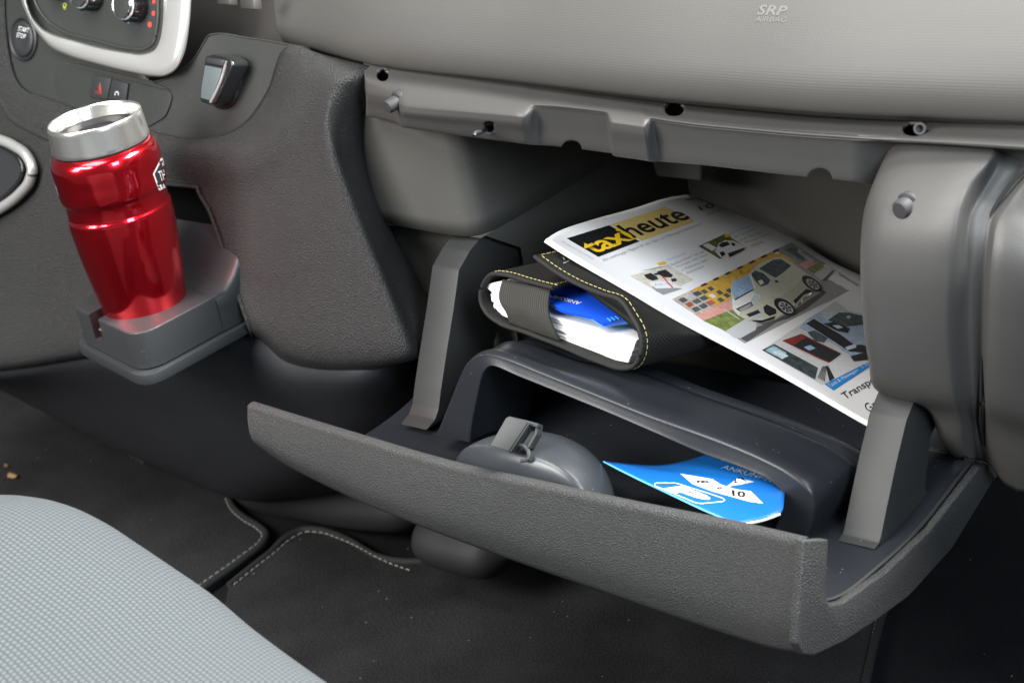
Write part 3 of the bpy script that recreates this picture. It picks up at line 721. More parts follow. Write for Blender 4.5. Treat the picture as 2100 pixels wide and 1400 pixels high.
# ================================================================== text and prints laid on surfaces
def text2d(body, bold=0.0, shear=0.0, spacing=1.0):
    cu = bpy.data.curves.new('t', 'FONT'); cu.body = body; cu.size = 1; cu.offset = bold; cu.shear = shear; cu.space_character = spacing; cu.resolution_u = 3
    o = bpy.data.objects.new('t', cu); COL.objects.link(o)
    bpy.context.view_layer.update()
    dg = bpy.context.evaluated_depsgraph_get(); me = bpy.data.meshes.new_from_object(o.evaluated_get(dg))
    v = np.array([vv.co[:2] for vv in me.vertices]); f = [tuple(p.vertices) for p in me.polygons]
    bpy.data.objects.remove(o); bpy.data.curves.remove(cu); bpy.data.meshes.remove(me)
    return v, f
class Print:
    """flat prints: polygons given in picture coordinates, laid on a surface a few hundredths of a mm above it"""
    def __init__(s, surface):
        me = surface.data
        s.bvh = BVHTree.FromPolygons([v.co.copy() for v in me.vertices], [tuple(p.vertices) for p in me.polygons])
        s.reset()
    def reset(s): s.v = []; s.f = []; s.mi = []; s.mats = []
    def hit(s, px, py, h):
        d = Vector(ray(px, py)); d.normalize()
        co, no, i, t = s.bvh.ray_cast(Vector(CAM), d)
        if co is None: return None
        if no.dot(d) > 0: no = -no
        return co + no*h
    def mid(s, mat):
        if mat not in s.mats: s.mats.append(mat)
        return s.mats.index(mat)
    def add2d(s, P, Fc, mat, h):
        k = s.mid(mat); base = len(s.v); ok = {}
        for i, p in enumerate(P):
            q = s.hit(p[0], p[1], h)
            ok[i] = q is not None; s.v.append(q if q is not None else Vector((0,0,0)))
        for f in Fc:
            if all(ok[i] for i in f): s.f.append(tuple(base + i for i in f)); s.mi.append(k)
    def poly(s, pts, mat, h=.00008, sub=2):
        bm = bmesh.new(); vs = [bm.verts.new((x, y, 0)) for x, y in pts]
        f = bm.faces.new(vs); bmesh.ops.triangulate(bm, faces=[f])
        for _ in range(sub): bmesh.ops.subdivide_edges(bm, edges=bm.edges[:], cuts=1, use_grid_fill=True)
        bm.verts.index_update(); P = [v.co[:2] for v in bm.verts]; Fc = [[v.index for v in f.verts] for f in bm.faces]; bm.free()
        s.add2d(P, Fc, mat, h)
    def text(s, body, quad, mat, h=.00016, **kw):
        v, f = text2d(body, **kw); lo, hi = v.min(0), v.max(0); u = (v - lo)/(hi - lo)
        bl, br, tr, tl = [np.array(q, float) for q in quad]
        P = [(1-a)*(1-b)*bl + a*(1-b)*br + a*b*tr + (1-a)*b*tl for a, b in u]
        s.add2d(P, f, mat, h)
    def build(s, name, parent):
        me = bpy.data.meshes.new('p'); me.from_pydata(s.v, [], s.f)
        for p, k in zip(me.polygons, s.mi): p.material_index = k
        smooth(me); o = link(name, me, s.mats, parent); o['kind'] = 'stuff'; s.reset(); return o
def ink(name, c, rough=0.35, var=0.0):
    key = 'ink_' + name
    if key in MATS: return MATS[key]
    m = flat(key, c, rough, 0, .4)
    if var > 0:
        nt = m.node_tree; N, L = nt.nodes, nt.links; tc = N.new('ShaderNodeTexCoord'); n1 = N.new('ShaderNodeTexNoise')
        n1.inputs['Scale'].default_value = 260; n1.inputs['Detail'].default_value = 6; n1.inputs['Roughness'].default_value = .7
        L.new(tc.outputs['Object'], n1.inputs['Vector'])
        rp = N.new('ShaderNodeValToRGB'); rp.color_ramp.elements[0].position = .32; rp.color_ramp.elements[1].position = .68
        rp.color_ramp.elements[0].color = (*[x*(1-var) for x in c], 1); rp.color_ramp.elements[1].color = (*[min(.85, x*(1+var) + .02*var) for x in c], 1)
        L.new(n1.outputs['Fac'], rp.inputs[0]); L.new(rp.outputs[0], nt.nodes['Principled BSDF'].inputs['Base Color'])
    return m

# airbag lettering on the pad, moulded and barely visible
P = Print(pad)
emb = flat('pad_lettering', (.105,.103,.098), .5)
P.text('SRP', [(1552,31),(1612,33),(1617,13),(1556,10)], emb, .0002, bold=.02, shear=.2)
P.text('AIRBAG', [(1548,45),(1614,46),(1616,36),(1549,34)], emb, .0002, bold=.01, shear=.2)
P.build('moulded_lettering', pad)
# start button lettering
bb = [o for o in bpy.data.objects if o.name == 'start_button'][0]
P = Print(bb)
P.text('START', [(37,63),(58,68),(60,59),(39,54)], M_white, .0002)
P.text('STOP', [(34,76),(52,80),(54,71),(36,67)], M_white, .0002)
P.build('button_lettering', cp)

# mug badge
P = Print(mbody)
P.poly([(313.5,357),(329,326),(336,321),(352,316),(352,380),(326,391)], ink('badge_grey', (.32,.32,.32)), .0001)
P.poly([(316.5,357),(331,329),(337,325),(352,320),(352,376),(328,387)], M_gloss, .0002)
P.text('THERMOS', [(329,372),(372,356),(366,336),(323,352)], ink('badge_white', (.30,.30,.30)), .0003)
P.build('badge', mug)

# ================================================================== magazine
A = np.array((-.302,.138,.092)); B_ = np.array((-.068,.154,-.0145)); C_ = np.array((-.341,.337,.041))
nM = nrm(np.cross(C_-A, B_-A));
if nM @ (CAM - A) < 0: nM = -nM
mg = thing('magazine', tuple((A+B_+C_)/3), 'glossy white taxi magazine lying across the wallet in the glove box', 'magazine')
pm = lambda x, y, o=0: atp(x, y, A + nM*o, nM)
gr = [  # rows along the page from its head to its foot
 [((1119,491),.004),((1146,474),.001),((1200,455),.0),((1300,427),.0),((1372,405),.0),((1412,399),-.003)],
 [((1170,524),.002),((1200,508),.0),((1254,488),.0),((1370,452),.0),((1452,430),-.001),((1500,431),-.005)],
 [((1275,585),.0),((1300,572),.0),((1360,550),.0),((1470,510),.0),((1560,480),-.002),((1606,476),-.006)],
 [((1380,647),.0),((1410,634),.0),((1465,612),.0),((1580,566),.0),((1680,530),-.002),((1720,544),-.007)],
 [((1590,758),.0),((1620,745),.0),((1680,720),.0),((1800,670),.0),((1890,632),-.001),((1940,640),-.006)],
 [((1788,872),.0),((1820,858),.0),((1880,830),.0),((1990,785),.0),((2080,750),.0),((2120,750),-.004)],
 [((1850,905),.0),((1882,892),.0),((1942,864),.0),((2052,819),.0),((2142,784),.0),((2182,784),-.004)],
]
rows = [[pm(*p, o) for p, o in r] for r in gr]
M_paper = flat('glossy_paper', (.86,.86,.87), .28, 0, .45)
cov = loft('cover', rows, M_paper, mg, 5, 5, .0022)
P = Print(cov)
yel = ink('yellow', (.85,.55,.02)); paley = ink('pale_yellow', (.80,.62,.22)); blk = ink('black', (.012,.012,.012)); gry = ink('grey', (.30,.31,.32)); lgt = ink('light_grey', (.55,.56,.57))
blu = ink('blue', (.02,.25,.68)); lblu = ink('light_blue', (.30,.50,.75))
P.poly([(1162,489),(1249,462),(1312,495),(1227,527)], blk, .00008)
P.poly([(1251,461.5),(1364,424),(1425,454),(1316,494)], paley, .00008)
P.text('taxi', [(1222,521),(1308,489),(1268,468),(1182,501)], yel, .00018, bold=.022)
P.text('heute', [(1300,489),(1418,448),(1380,424),(1262,464)], blk, .00018, bold=.018)
P.build('masthead', mg)
P.text('Das unabhängige Magazin für den Taxi- und Mietwagenunternehmer', [(1238,538),(1439,463),(1437,456),(1236,531)], gry)
P.text('www.taxi-heute.de', [(1215,533),(1150,496),(1154,493),(1219,529)], lgt)
P.text('10', [(1438,432),(1467,425),(1460,416),(1430,424)], blk)
P.text('Oktober 2020', [(1449,443),(1482,432),(1480,428),(1447,439)], gry)
P.text('huss', [(1409,413),(1424,409),(1420,405),(1404,409)], gry, bold=.04)
P.text('Gewerbepolitik', [(1370,537),(1410,522),(1406,516),(1366,531)], lblu)
for k, t in enumerate(['Bundesverband Taxi und', 'Mietwagen informierte', 'in Webinaren über', 'Elektrotaxi']):
    x, y = 1377 + 11*k, 546 + 5.5*k; L_ = 3.1*len(t)
    P.text(t, [(x,y),(x+L_,y-L_*.42),(x+L_-3.5,y-L_*.42-5),(x-3.5,y-5)], gry)
P.text('Taxis & Mietwagen', [(1498,482),(1542,466),(1538,460),(1494,476)], lblu)
for k, t in enumerate(['Der Toyota RAV 4', 'ist als Taxi oder', 'Mietwagen vielseitig', 'einsetzbar']):
    x, y = 1508 + 11*k, 489 + 6.0*k; L_ = 2.6*len(t)
    P.text(t, [(x,y),(x+L_,y-L_*.38),(x+L_-3.5,y-L_*.38-5),(x-3.5,y-5)], gry)
Q = lambda *c: [(1340 + .4465*x, 480 + .4465*y) for x, y in c]
P.text('Transporter und', Q((888,768),(1178,603),(1148,568),(858,733)), blk, bold=.012)
P.text('Großraum', Q((990,820),(1145,732),(1117,696),(962,784)), blk)
P.build('cover_lettering', mg)
# small photo: two charging plugs on a white bonnet
cream = ink('cream', (.62,.60,.52), var=0.2); dk = ink('dark', (.03,.03,.035)); redi = ink('red', (.65,.06,.06)); wht = ink('white', (.78,.78,.78))
P.poly([(1292,566),(1370,543),(1422,574),(1360,605)], cream, .00008)
P.poly([(1312,556),(1352,547),(1376,545),(1336,553)], gry, .00012)
P.poly([(1320,564),(1334,560),(1347,567),(1350,573),(1338,576),(1326,571)], dk, .00016)
P.poly([(1347,557),(1364,553),(1380,564),(1377,569),(1362,569),(1350,563)], dk, .00016)
P.poly([(1340,561),(1352,559),(1354,563),(1344,565)], dk, .00016)
P.poly([(1376,572),(1386,571),(1388,577),(1378,578)], dk, .00016)
P.poly([(1330,579),(1372,576),(1400,590),(1345,592)], wht, .00014)
P.text('AKTV', [(1344,587),(1385,584),(1378,579),(1338,581)], lblu, .0002)
P.poly([(1336,588),(1400,592),(1360,605),(1345,597)], gry, .00013)
P.poly([(1356,567),(1358,566),(1381,590),(1378,591)], redi, .00022)
P.poly([(1346,541),(1362,536),(1368,541),(1352,545)], yel, .00024)
P.build('cover_photo', mg)
# small photo: white car before trees
P.poly([(1432,505),(1486,480),(1533,508),(1476,531)], ink('leaf', (.10,.12,.03), var=0.9), .00008)
P.poly([(1500,494),(1520,500),(1533,508),(1510,518),(1490,524)], cream, .00010)
P.poly([(1466,516),(1474,500),(1486,493),(1504,494),(1528,506),(1524,514),(1496,529),(1478,528)], wht, .00014)
P.poly([(1473,504),(1480,497),(1492,496),(1497,502),(1480,508)], dk, .0002)
P.poly([(1500,497),(1508,500),(1506,506),(1500,503)], dk, .0002)
P.poly([(1475,518),(1484,516),(1488,522),(1480,527)], dk, .0002); P.poly([(1492,520),(1526,508),(1527,512),(1496,528)], dk, .0002)
P.poly([(1440,503),(1452,499),(1470,508),(1460,515)], wht, .00011)
P.poly([(1484,483),(1494,480),(1499,485),(1488,488)], yel, .00024)
P.build('cover_photo', mg)
# main photo: cream van before a yellow building
I = lambda n, c, v=.25: ink(n, c, var=v)
ybl = I('ochre', (.72,.43,.08), .2); road = I('road', (.36,.36,.35), .15); grass = I('grass', (.20,.25,.07), .5); pink = I('pink', (.70,.34,.30), .15); brk = I('brick', (.36,.10,.07), .5)
glass = I('glass', (.07,.10,.105), .7); van = I('van', (.62,.61,.50), .07); vanw = I('van_light', (.80,.80,.77), .04); vand = I('van_shade', (.40,.39,.31), .1); sky_ = I('glass_blue', (.33,.48,.66), .25)
shd = I('road_dark', (.10,.10,.10), .2)
P.poly(Q((85,300),(632,38),(948,235),(420,502)), road, .00006, 3)
P.poly(Q((85,300),(632,38),(735,100),(560,160),(350,300),(200,375)), ybl, .00010, 3)
P.poly(Q((85,300),(182,254),(285,330),(198,375)), I('facade', (.50,.42,.38), .4), .00012)
for r in range(3):
    for c in range(3):
        x, y = 112 + 33*c + 30*r, 302 - 15*c + 21*r
        P.poly(Q((x,y),(x+27,y-12),(x+48,y+3),(x+21,y+15)), [glass, brk, glass][(r+c) % 3] if r else [glass, I('pane_light', (.45,.47,.48), .4), glass][c], .00016, 1)
for x, y in [(215,262),(245,248),(252,282),(285,266),(290,300),(318,280),(330,258)]:
    P.poly(Q((x,y),(x+18,y-9),(x+38,y+5),(x+20,y+14)), glass if x != 252 else vanw, .00016, 1)
for k in range(7):
    x, y = 215 + 55*k, 236 - 26*k
    P.poly(Q((x,y),(x+24,y-12),(x+34,y-6),(x+10,y+6)), dk, .00017, 1)
P.poly(Q((560,72),(632,40),(790,135),(740,180),(640,120)), I('far_hall', (.27,.29,.30), .4), .00013)
P.poly(Q((600,72),(640,58),(700,95),(690,125)), glass, .00016); P.poly(Q((655,80),(668,76),(735,120),(722,128)), lgt, .00018)
P.poly(Q((662,140),(728,112),(760,132),(700,160)), pink, .00015); P.poly(Q((700,160),(760,132),(785,150),(738,182)), grass, .00016)
P.poly(Q((738,183),(790,150),(830,165),(770,215)), lgt, .00014); P.poly(Q((775,214),(822,166),(830,170),(790,216)), shd, .00016)
P.poly(Q((198,375),(355,300),(370,345),(228,398)), pink, .00014)
P.poly(Q((228,398),(372,343),(425,388),(330,446)), grass, .00015)
P.poly(Q((318,345),(322,342),(395,388),(390,391)), lgt, .00018, 1)
P.poly(Q((330,446),(425,388),(475,405),(470,440),(400,478),(372,478)), lgt, .00014)
P.poly(Q((400,480),(480,425),(560,398),(560,410),(430,495)), shd, .00013)
P.poly(Q((430,398),(560,395),(640,352),(780,258),(796,268),(700,345),(620,388),(520,420)), shd, .00014)
# the van
P.poly(Q((356,262),(360,218),(438,186),(452,166),(484,136),(556,108),(604,110),(640,134),(702,180),(762,214),(776,246),(742,262),(690,275),(650,318),(640,350),(600,362),(556,394),(490,412),(440,400),(390,375),(363,345)), van, .00018, 3)
P.poly(Q((700,182),(762,214),(776,246),(742,262),(700,268),(640,320),(600,300),(560,300),(640,250)), I('van_side', (.54,.53,.42), .08), .00019)
P.poly(Q((363,345),(360,300),(450,262),(486,284),(462,320),(400,358),(392,374)), vanw, .00020)
P.poly(Q((358,258),(362,218),(438,188),(466,244),(456,256),(372,302)), sky_, .00024)
P.poly(Q((372,300),(456,254),(460,258),(374,306)), dk, .00026, 1)
P.poly(Q((448,186),(466,168),(502,180),(536,212),(526,232),(492,242),(466,216)), glass, .00024)
P.poly(Q((484,160),(550,118),(586,116),(632,146),(600,174),(560,202)), glass, .00024)
P.poly(Q((436,186),(448,182),(470,246),(462,250)), vanw, .00025, 1)
P.poly(Q((480,216),(498,210),(508,226),(490,236)), vanw, .00028, 1)
P.poly(Q((446,306),(464,280),(490,278),(490,298),(464,322)), I('lamp', (.55,.62,.66), .3), .00026)
P.poly(Q((378,345),(450,310),(458,330),(402,360)), dk, .00024)
for k in range(3): P.poly(Q((392+4*k,346+5*k),(448,318+5*k),(449,321+5*k),(394+4*k,350+5*k)), lgt, .00028, 0)
P.poly(Q((424,370),(480,348),(492,362),(442,382)), dk, .00024); P.poly(Q((440,396),(500,396),(560,376),(556,392),(490,411)), dk, .00023)
P.poly(Q((504,336),(520,324),(562,346),(564,366),(532,378),(510,362)), dk, .00025); P.poly(Q((450,380),(490,367),(496,379),(456,392)), I('plate', (.52,.60,.72), .1), .00028)
P.poly(Q((642,306),(702,252),(738,264),(690,280),(652,322)), dk, .00022)
P.poly(Q((560,212),(574,218),(570,226),(556,220)), dk, .00026, 0)
P.poly(Q((405,170),(425,160),(440,166),(420,178)), yel, .00026); P.poly(Q((398,168),(402,166),(404,182),(400,184)), dk, .00026, 0)
def wheel(cx, cy, a, b, rot):
    cx, cy, a, b = 1340 + .4465*cx, 480 + .4465*cy, a*.4465, b*.4465
    e = lambda s, n=20: [(cx + s*(a*math.cos(t)*math.cos(rot) - b*math.sin(t)*math.sin(rot)), cy + s*(a*math.cos(t)*math.sin(rot) + b*math.sin(t)*math.cos(rot))) for t in np.linspace(0, 2*math.pi, n, endpoint=False)]
    P.poly(e(1.0), dk, .00030, 1); P.poly([(x+2, y+1.2) for x, y in e(.66)], lgt, .00034, 1)
    for k in range(7):
        t = 2*math.pi*k/7; q = [(cx+2 + .56*(a*math.cos(u)*math.cos(rot) - b*math.sin(u)*math.sin(rot)), cy+1.2 + .56*(a*math.cos(u)*math.sin(rot) + b*math.sin(u)*math.cos(rot))) for u in (t-.26, t+.26)]
        P.poly([(cx+2, cy+1.2)] + q, dk, .00038, 0)
wheel(603,336,58,30,.60); wheel(727,229,54,25,.62)
P.build('cover_photo', mg)
# lower photo: silver vans before a white hall
hall = I('hall', (.62,.62,.64), .06); dgl = I('dark_glass', (.04,.055,.06), .8); sil = I('silver_van', (.38,.47,.60), .25); silh = I('silver_light', (.58,.66,.76), .15)
P.poly(Q((498,533),(836,308),(985,420),(1100,560),(985,600),(772,692)), hall, .00009, 3)
for k in range(3): P.poly(Q((560+60*k,503-30*k),(562+60*k,502-30*k),(760+40*k,600-20*k),(757+40*k,602-20*k)), lgt, .00012, 0)
P.poly(Q((498,533),(555,505),(756,614),(742,668)), dgl, .00014); P.poly(Q((512,535),(552,513),(612,546),(588,572)), I('cyan_glass', (.33,.52,.60), .35), .00018); P.poly(Q((545,540),(580,535),(620,560),(590,575)), I('sky_glass', (.6,.75,.8), .2), .00020)
P.poly(Q((590,490),(680,458),(862,548),(805,592),(762,574)), I('red_wall', (.22,.035,.03), .4), .00014); P.poly(Q((640,512),(700,476),(862,552),(812,588)), dk, .00017)
P.poly(Q((690,520),(720,510),(745,525),(715,536)), sky_, .00020, 1); P.poly(Q((640,520),(644,518),(800,600),(796,602)), lgt, .00020, 1)
P.poly(Q((670,432),(702,394),(762,358),(862,349),(1000,372),(1010,560),(900,556),(822,502)), sil, .00018)
P.poly(Q((760,360),(862,350),(1000,374),(1000,392),(862,372),(800,396)), silh, .00020)
P.poly(Q((800,396),(852,360),(902,362),(1000,385),(1000,412),(882,426)), glass, .00024); P.poly(Q((884,380),(900,374),(908,384),(894,390)), lgt, .00027, 0)
P.poly(Q((700,412),(736,390),(922,500),(1000,522),(1000,548),(900,540)), dk, .00024); P.poly(Q((778,412),(832,404),(902,434),(892,456),(842,446)), dk, .00026)
P.poly(Q((706,452),(740,442),(800,478),(782,500),(740,490)), glass, .00026); P.poly(Q((820,420),(850,418),(870,430),(846,436)), silh, .00028, 0)
P.poly(Q((836,446),(920,486),(1000,470),(1000,500),(926,512)), sil, .00027); P.poly(Q((880,520),(926,506),(932,522),(890,534)), silh, .00029, 0)
P.poly(Q((903,562),(1000,536),(1000,578),(920,586)), dk, .00028)
P.poly(Q((815,600),(872,554),(910,580),(1000,576),(985,590),(832,684)), I('forecourt', (.66,.66,.68), .06), .00016)
P.poly(Q((742,668),(772,604),(800,606),(832,660),(792,690)), lgt, .00018); P.poly(Q((790,606),(802,606),(832,662),(808,676)), dk, .00020)
for k in range(5): P.poly(Q((754+7*k,660+4*k),(776+4*k,608),(779+4*k,608),(758+7*k,662+4*k)), dk, .00022, 0)
P.build('cover_photo', mg)
P.poly(Q((785,690),(985,588),(1000,604),(826,718)), blu, .00020)
P.text('Taxis & Mietwagen   S. 22', Q((815,710),(992,602),(982,590),(798,692)), wht, .0003)
P.build('cover_banner', mg)

# ================================================================== document wallet
ZB = .031
w0 = at(1010,655,Z=ZB); w1 = at(1290,752,Z=ZB)
e1 = nrm(w1 - w0); e2 = np.array((-e1[1], e1[0], 0)); e2 = nrm(e2 + np.array((0,0,-.20))); e3 = np.cross(e1, e2)
wal = thing('document_wallet', tuple(w0), 'black woven fabric document wallet with yellow stitching under the magazine', 'wallet')
wp = lambda x, y, o=0.0: atp(x, y, w0 + e2*o, e2)
mW, nt, b = newmat('woven_fabric'); N_, L_k = nt.nodes, nt.links
tc = N_.new('ShaderNodeTexCoord'); h = weave(nt, tc, 620, 620)
cr_ = N_.new('ShaderNodeMix'); cr_.data_type = 'RGBA'; cr_.inputs[6].default_value = (.003,.003,.003,1); cr_.inputs[7].default_value = (.036,.036,.033,1)
L_k.new(h, cr_.inputs[0]); L_k.new(cr_.outputs[2], b.inputs['Base Color']); b.inputs['Roughness'].default_value = .75; b.inputs['Specular IOR Level'].default_value = .25
bp = N_.new('ShaderNodeBump'); bp.inputs['Strength'].default_value = .6; bp.inputs['Distance'].default_value = .0005; L_k.new(h, bp.inputs['Height']); L_k.new(bp.outputs[0], b.inputs['Normal'])
outl = [(1136,590),(1085,577),(1030,562),(1010,562),(995,577),(987,600),(988,620),(998,640),(1016,656),(1080,681),(1150,708),(1232,742),(1280,755),(1300,750),(1313,730),(1317,700),(1311,674),(1295,646),(1279,621),(1232,601),(1180,579),(1138,555),(1098,526)]
o2 = spline([wp(*p) for p in outl], 4)
def under_page(p):
    d = (p - A) @ nM + .0045          # keep the soft cover below the magazine that presses on it
    return p - np.array((0,0,1))*max(0, d)/nM[2] if d > 0 else p
rows = [[under_page(p + e2*d) for p in o2] for d in (0, .004, .015, .03, .05, .1, .17, .205)]
wc = loft('cover', rows, mW, wal, 2, 1, .0024)
md = wc.modifiers['solid']; md.offset = 0
ctr = wp(1150, 655)
def edge_line(i0, i1, ins, lift):
    seg = o2[i0*4:i1*4+1]; out = []
    for k, p in enumerate(seg):
        q = p + e2*ins; t = seg[min(k+1, len(seg)-1)] - seg[max(k-1, 0)]; nn = nrm(np.cross(e2, t))
        if nn @ (p - ctr) < 0: nn = -nn
        out.append(q + nn*lift)
    return out
stitches('stitching', edge_line(0, 4, .003, .0014), M_yel, wal, .0030, .0016, .00027)
stitches('stitching', edge_line(12, 22, .0032, .0014), M_yel, wal, .0030, .0016, .00027)
stitches('stitching', [wp(1098,526) + e2*d + e3*.0014 + e1*.003 for d in np.linspace(.003,.05,10)], M_yel, wal, .0030, .0016, .00027)
stitches('stitching', [wp(1136,590) + e2*d + e3*.0014 - e1*.003 for d in np.linspace(.003,.05,10)], M_yel, wal, .0030, .0016, .00027)
# binding along the open edge
bind = plastic('wallet_binding', (.020,.020,.019), .7, 1500, .4, .0005, .25, 'fine')
tube('edge_binding', [p - e2*.0005 for p in o2], .0016, bind, wal, 8)
# elastic strap
mS, nt, b = newmat('elastic_ribbing'); tc = nt.nodes.new('ShaderNodeTexCoord'); h = weave(nt, tc, 480, 1800, False)
cr_ = nt.nodes.new('ShaderNodeMix'); cr_.data_type = 'RGBA'; cr_.inputs[6].default_value = (.002,.002,.002,1); cr_.inputs[7].default_value = (.085,.082,.070,1)
nt.links.new(h, cr_.inputs[0]); nt.links.new(cr_.outputs[2], b.inputs['Base Color']); b.inputs['Roughness'].default_value = .8
bp = nt.nodes.new('ShaderNodeBump'); bp.inputs['Strength'].default_value = .7; bp.inputs['Distance'].default_value = .0006; nt.links.new(h, bp.inputs['Height']); nt.links.new(bp.outputs[0], b.inputs['Normal'])
sl = [(1031,572),(1023,603),(1026,622),(1038,642),(1044,663)]; sr = [(1129,594),(1124,625),(1127,652),(1139,680),(1149,701)]
so = [.002,-.002,-.0045,-.003,.001]
rows = []
for (a, b_, o_) in zip(sl, sr, so):
    rows.append([wp(a[0]*(1-t)+b_[0]*t, a[1]*(1-t)+b_[1]*t + 4*math.sin(t*math.pi)*0, o_ + .0012*math.sin(t*7)) for t in np.linspace(0, 1, 6)])
loft('elastic_strap', rows, mS, wal, 5, 5, .0010)
P = Print(wc); P.text('RENAULT', [(1232,500),(1148,534),(1155,545),(1240,510)], ink('wallet_print', (.35,.35,.34)), .0016, bold=.01); 
if P.v: P.build('lettering', wal)

# contents of the wallet
def inplane(pts, o): return [wp(*p, o) for p in pts]
M_page = flat('page_white', (.82,.82,.82), .6)
bk = thing('booklet', tuple(wp(1220,720,.004)), 'thick white paper booklet inside the black wallet', 'booklet')
nl = 9
lo_ = [(1010,634),(1080,672),(1150,700),(1235,733),(1288,744)]; hi_ = [(1016,600),(1080,628),(1150,655),(1235,684),(1306,696)]
for k in range(nl):
    t0, t1 = k/nl, (k+.93)/nl
    j = random.uniform(0, .002) + (.0015 if k % 3 == 0 else 0)
    a = [tuple(np.array(p)*(1-t0) + np.array(q)*t0) for p, q in zip(lo_, hi_)]; c = [tuple(np.array(p)*(1-t1) + np.array(q)*t1) for p, q in zip(lo_, hi_)]
    prism('page_block', inplane(a + c[::-1], .005 + j), e2*.05, M_page, bk, .0003, 1)
lf = prism('folded_paper', inplane([(996,588),(1000,582),(1034,575),(1040,600),(1046,654),(1030,647),(1013,630),(1019,624),(1008,618),(1006,603),(1009,600)], .0035), e2*.02, M_page, None, .0003, 1)
tag(lf, 'crumpled white papers at the rounded left end of the wallet', 'paper')
sc_t = thing('plastic_parking_disc', tuple(wp(1200,640,.01)), 'glossy blue plastic parking disc tucked into the black wallet', 'parking disc')
zs = wp(1200, 648, .004)
nS = nrm(e3 + e2*(-.18)); ps = lambda x, y, o=0: atp(x, y, zs + nS*o, nS)
bp_ = flat('blue_plastic', (.010,.075,.62), .25); bp2 = flat('cyan_plastic', (.06,.36,.75), .3)
disc_top = prism('case', [ps(*p) for p in [(1118,600),(1160,575),(1240,580),(1330,640),(1288,648),(1237,660),(1213,646),(1150,632),(1137,625),(1120,612)]], nS*-.0035, [bp_], sc_t, .0006, 2)
prism('case_rim', [ps(*p, -.0040) for p in [(1138,629),(1213,650),(1236,663),(1248,661),(1300,655),(1300,640),(1140,610)]], nS*-.003, bp2, sc_t, .0004, 1)
for k in range(4):
    prism('grip_rib', [ps(*p, .0006) for p in [(1244+8*k,652-2*k),(1246+8*k,651-2*k),(1254+8*k,656-2*k),(1252+8*k,657-2*k)]], nS*-.001, bp2, sc_t)
P = Print(disc_top); P.text('ANKUNFTSZEIT', [(1194,620),(1086,592),(1096,600),(1186,626)], ink('disc_white', (.7,.72,.75)), .0003, bold=.015)
if P.v: P.build('lettering', sc_t)

# ================================================================== parking disc card
pdk = thing('parking_disc', tuple(at(1420,1000,Y=.05)), 'bent light blue cardboard parking disc lying in the lid tray', 'parking disc')
cardpx = [
 [((1238,945),.050),((1310,981),.040),((1380,1014),.033),((1450,1047),.029),((1514,1073),.026)],
 [((1290,950),.062),((1345,975),.050),((1410,1003),.042),((1480,1034),.037),((1560,1066),.033)],
 [((1350,953),.074),((1400,968),.062),((1450,988),.054),((1520,1018),.049),((1600,1052),.044)],
 [((1400,945),.088),((1440,952),.078),((1490,970),.070),((1560,996),.064),((1608,1020),.058)],
 [((1450,930),.104),((1490,934),.096),((1540,950),.090),((1590,975),.084),((1610,1000),.076)],
 [((1490,915),.116),((1530,920),.110),((1570,935),.104),((1600,955),.098),((1612,985),.092)],
]
rows = [[at(*p, Y=y) for p, y in r] for r in cardpx]
M_card = flat('card_blue', (.006,.115,.40), .40)
card = loft('card', rows, M_card, pdk, 5, 5, .0007)
e_raw = flat('raw_card', (.72,.66,.60), .8)
tube('torn_edge', spline([r[-1] + np.array((.0002,-.0003,-.0004)) for r in rows[:3]], 4), .0007, e_raw, pdk, 6)
tube('front_edge', spline([p + np.array((0,-.0003,-.0004)) for p in rows[0]], 4), .0006, flat('card_edge', (.10,.38,.65), .6), pdk, 6)
P = Print(card)
P.poly([(1395,971),(1461,982),(1478,993),(1510,1003),(1540,1007),(1565,1032),(1536,1028),(1500,1018),(1460,1007),(1420,992)], wht, .0001)
P.poly([(1488,999),(1514,979),(1547,988)], ink('window_grey', (.50,.52,.55)), .00016)
P.text('8', [(1426,985),(1430,991),(1456,990),(1452,985)], blk, .0002, bold=.03)
P.text('9', [(1464,999),(1466,1004),(1482,1003),(1480,998)], blk, .0002, bold=.03)
P.text('10', [(1502,1017),(1528,1021),(1530,1008),(1500,1004)], blk, .0002, bold=.04)
P.text('ANKUNFTSZEIT', [(1478,960),(1625,1001),(1632,992),(1487,953)], ink('card_print', (.45,.52,.60)), .0002)
# the P sign: stem and bowl
P.text('P', [(1356,1002),(1424,1029),(1468,1022),(1398,996)], wht, .0002, bold=.05)
fr = [(1342,992),(1346,990),(1384,990),(1396,993),(1480,1020),(1487,1025),(1482,1028),(1440,1032),(1428,1031),(1344,996)]
for a, c in zip(fr, fr[1:] + fr[:1]):
    d = np.array((c[0]-a[0], c[1]-a[1]), float); q = nrm((-d[1], d[0]))*.7
    P.poly([(a[0]+q[0],a[1]+q[1]),(c[0]+q[0],c[1]+q[1]),(c[0]-q[0],c[1]-q[1]),(a[0]-q[0],a[1]-q[1])], wht, .00014, 1)
P.build('print', pdk)
bm = bmesh.new(); hp = P.hit(1517, 988, 0); add_lathe(bm, hp, nrm((.2,-.5,.85)), [(.0032,0),(.0032,.0008),(.0022,.0014),(.0016,.0009),(.0001,.0009)], 20)
link('rivet', bm_mesh(bm, 40), M_chr, pdk)

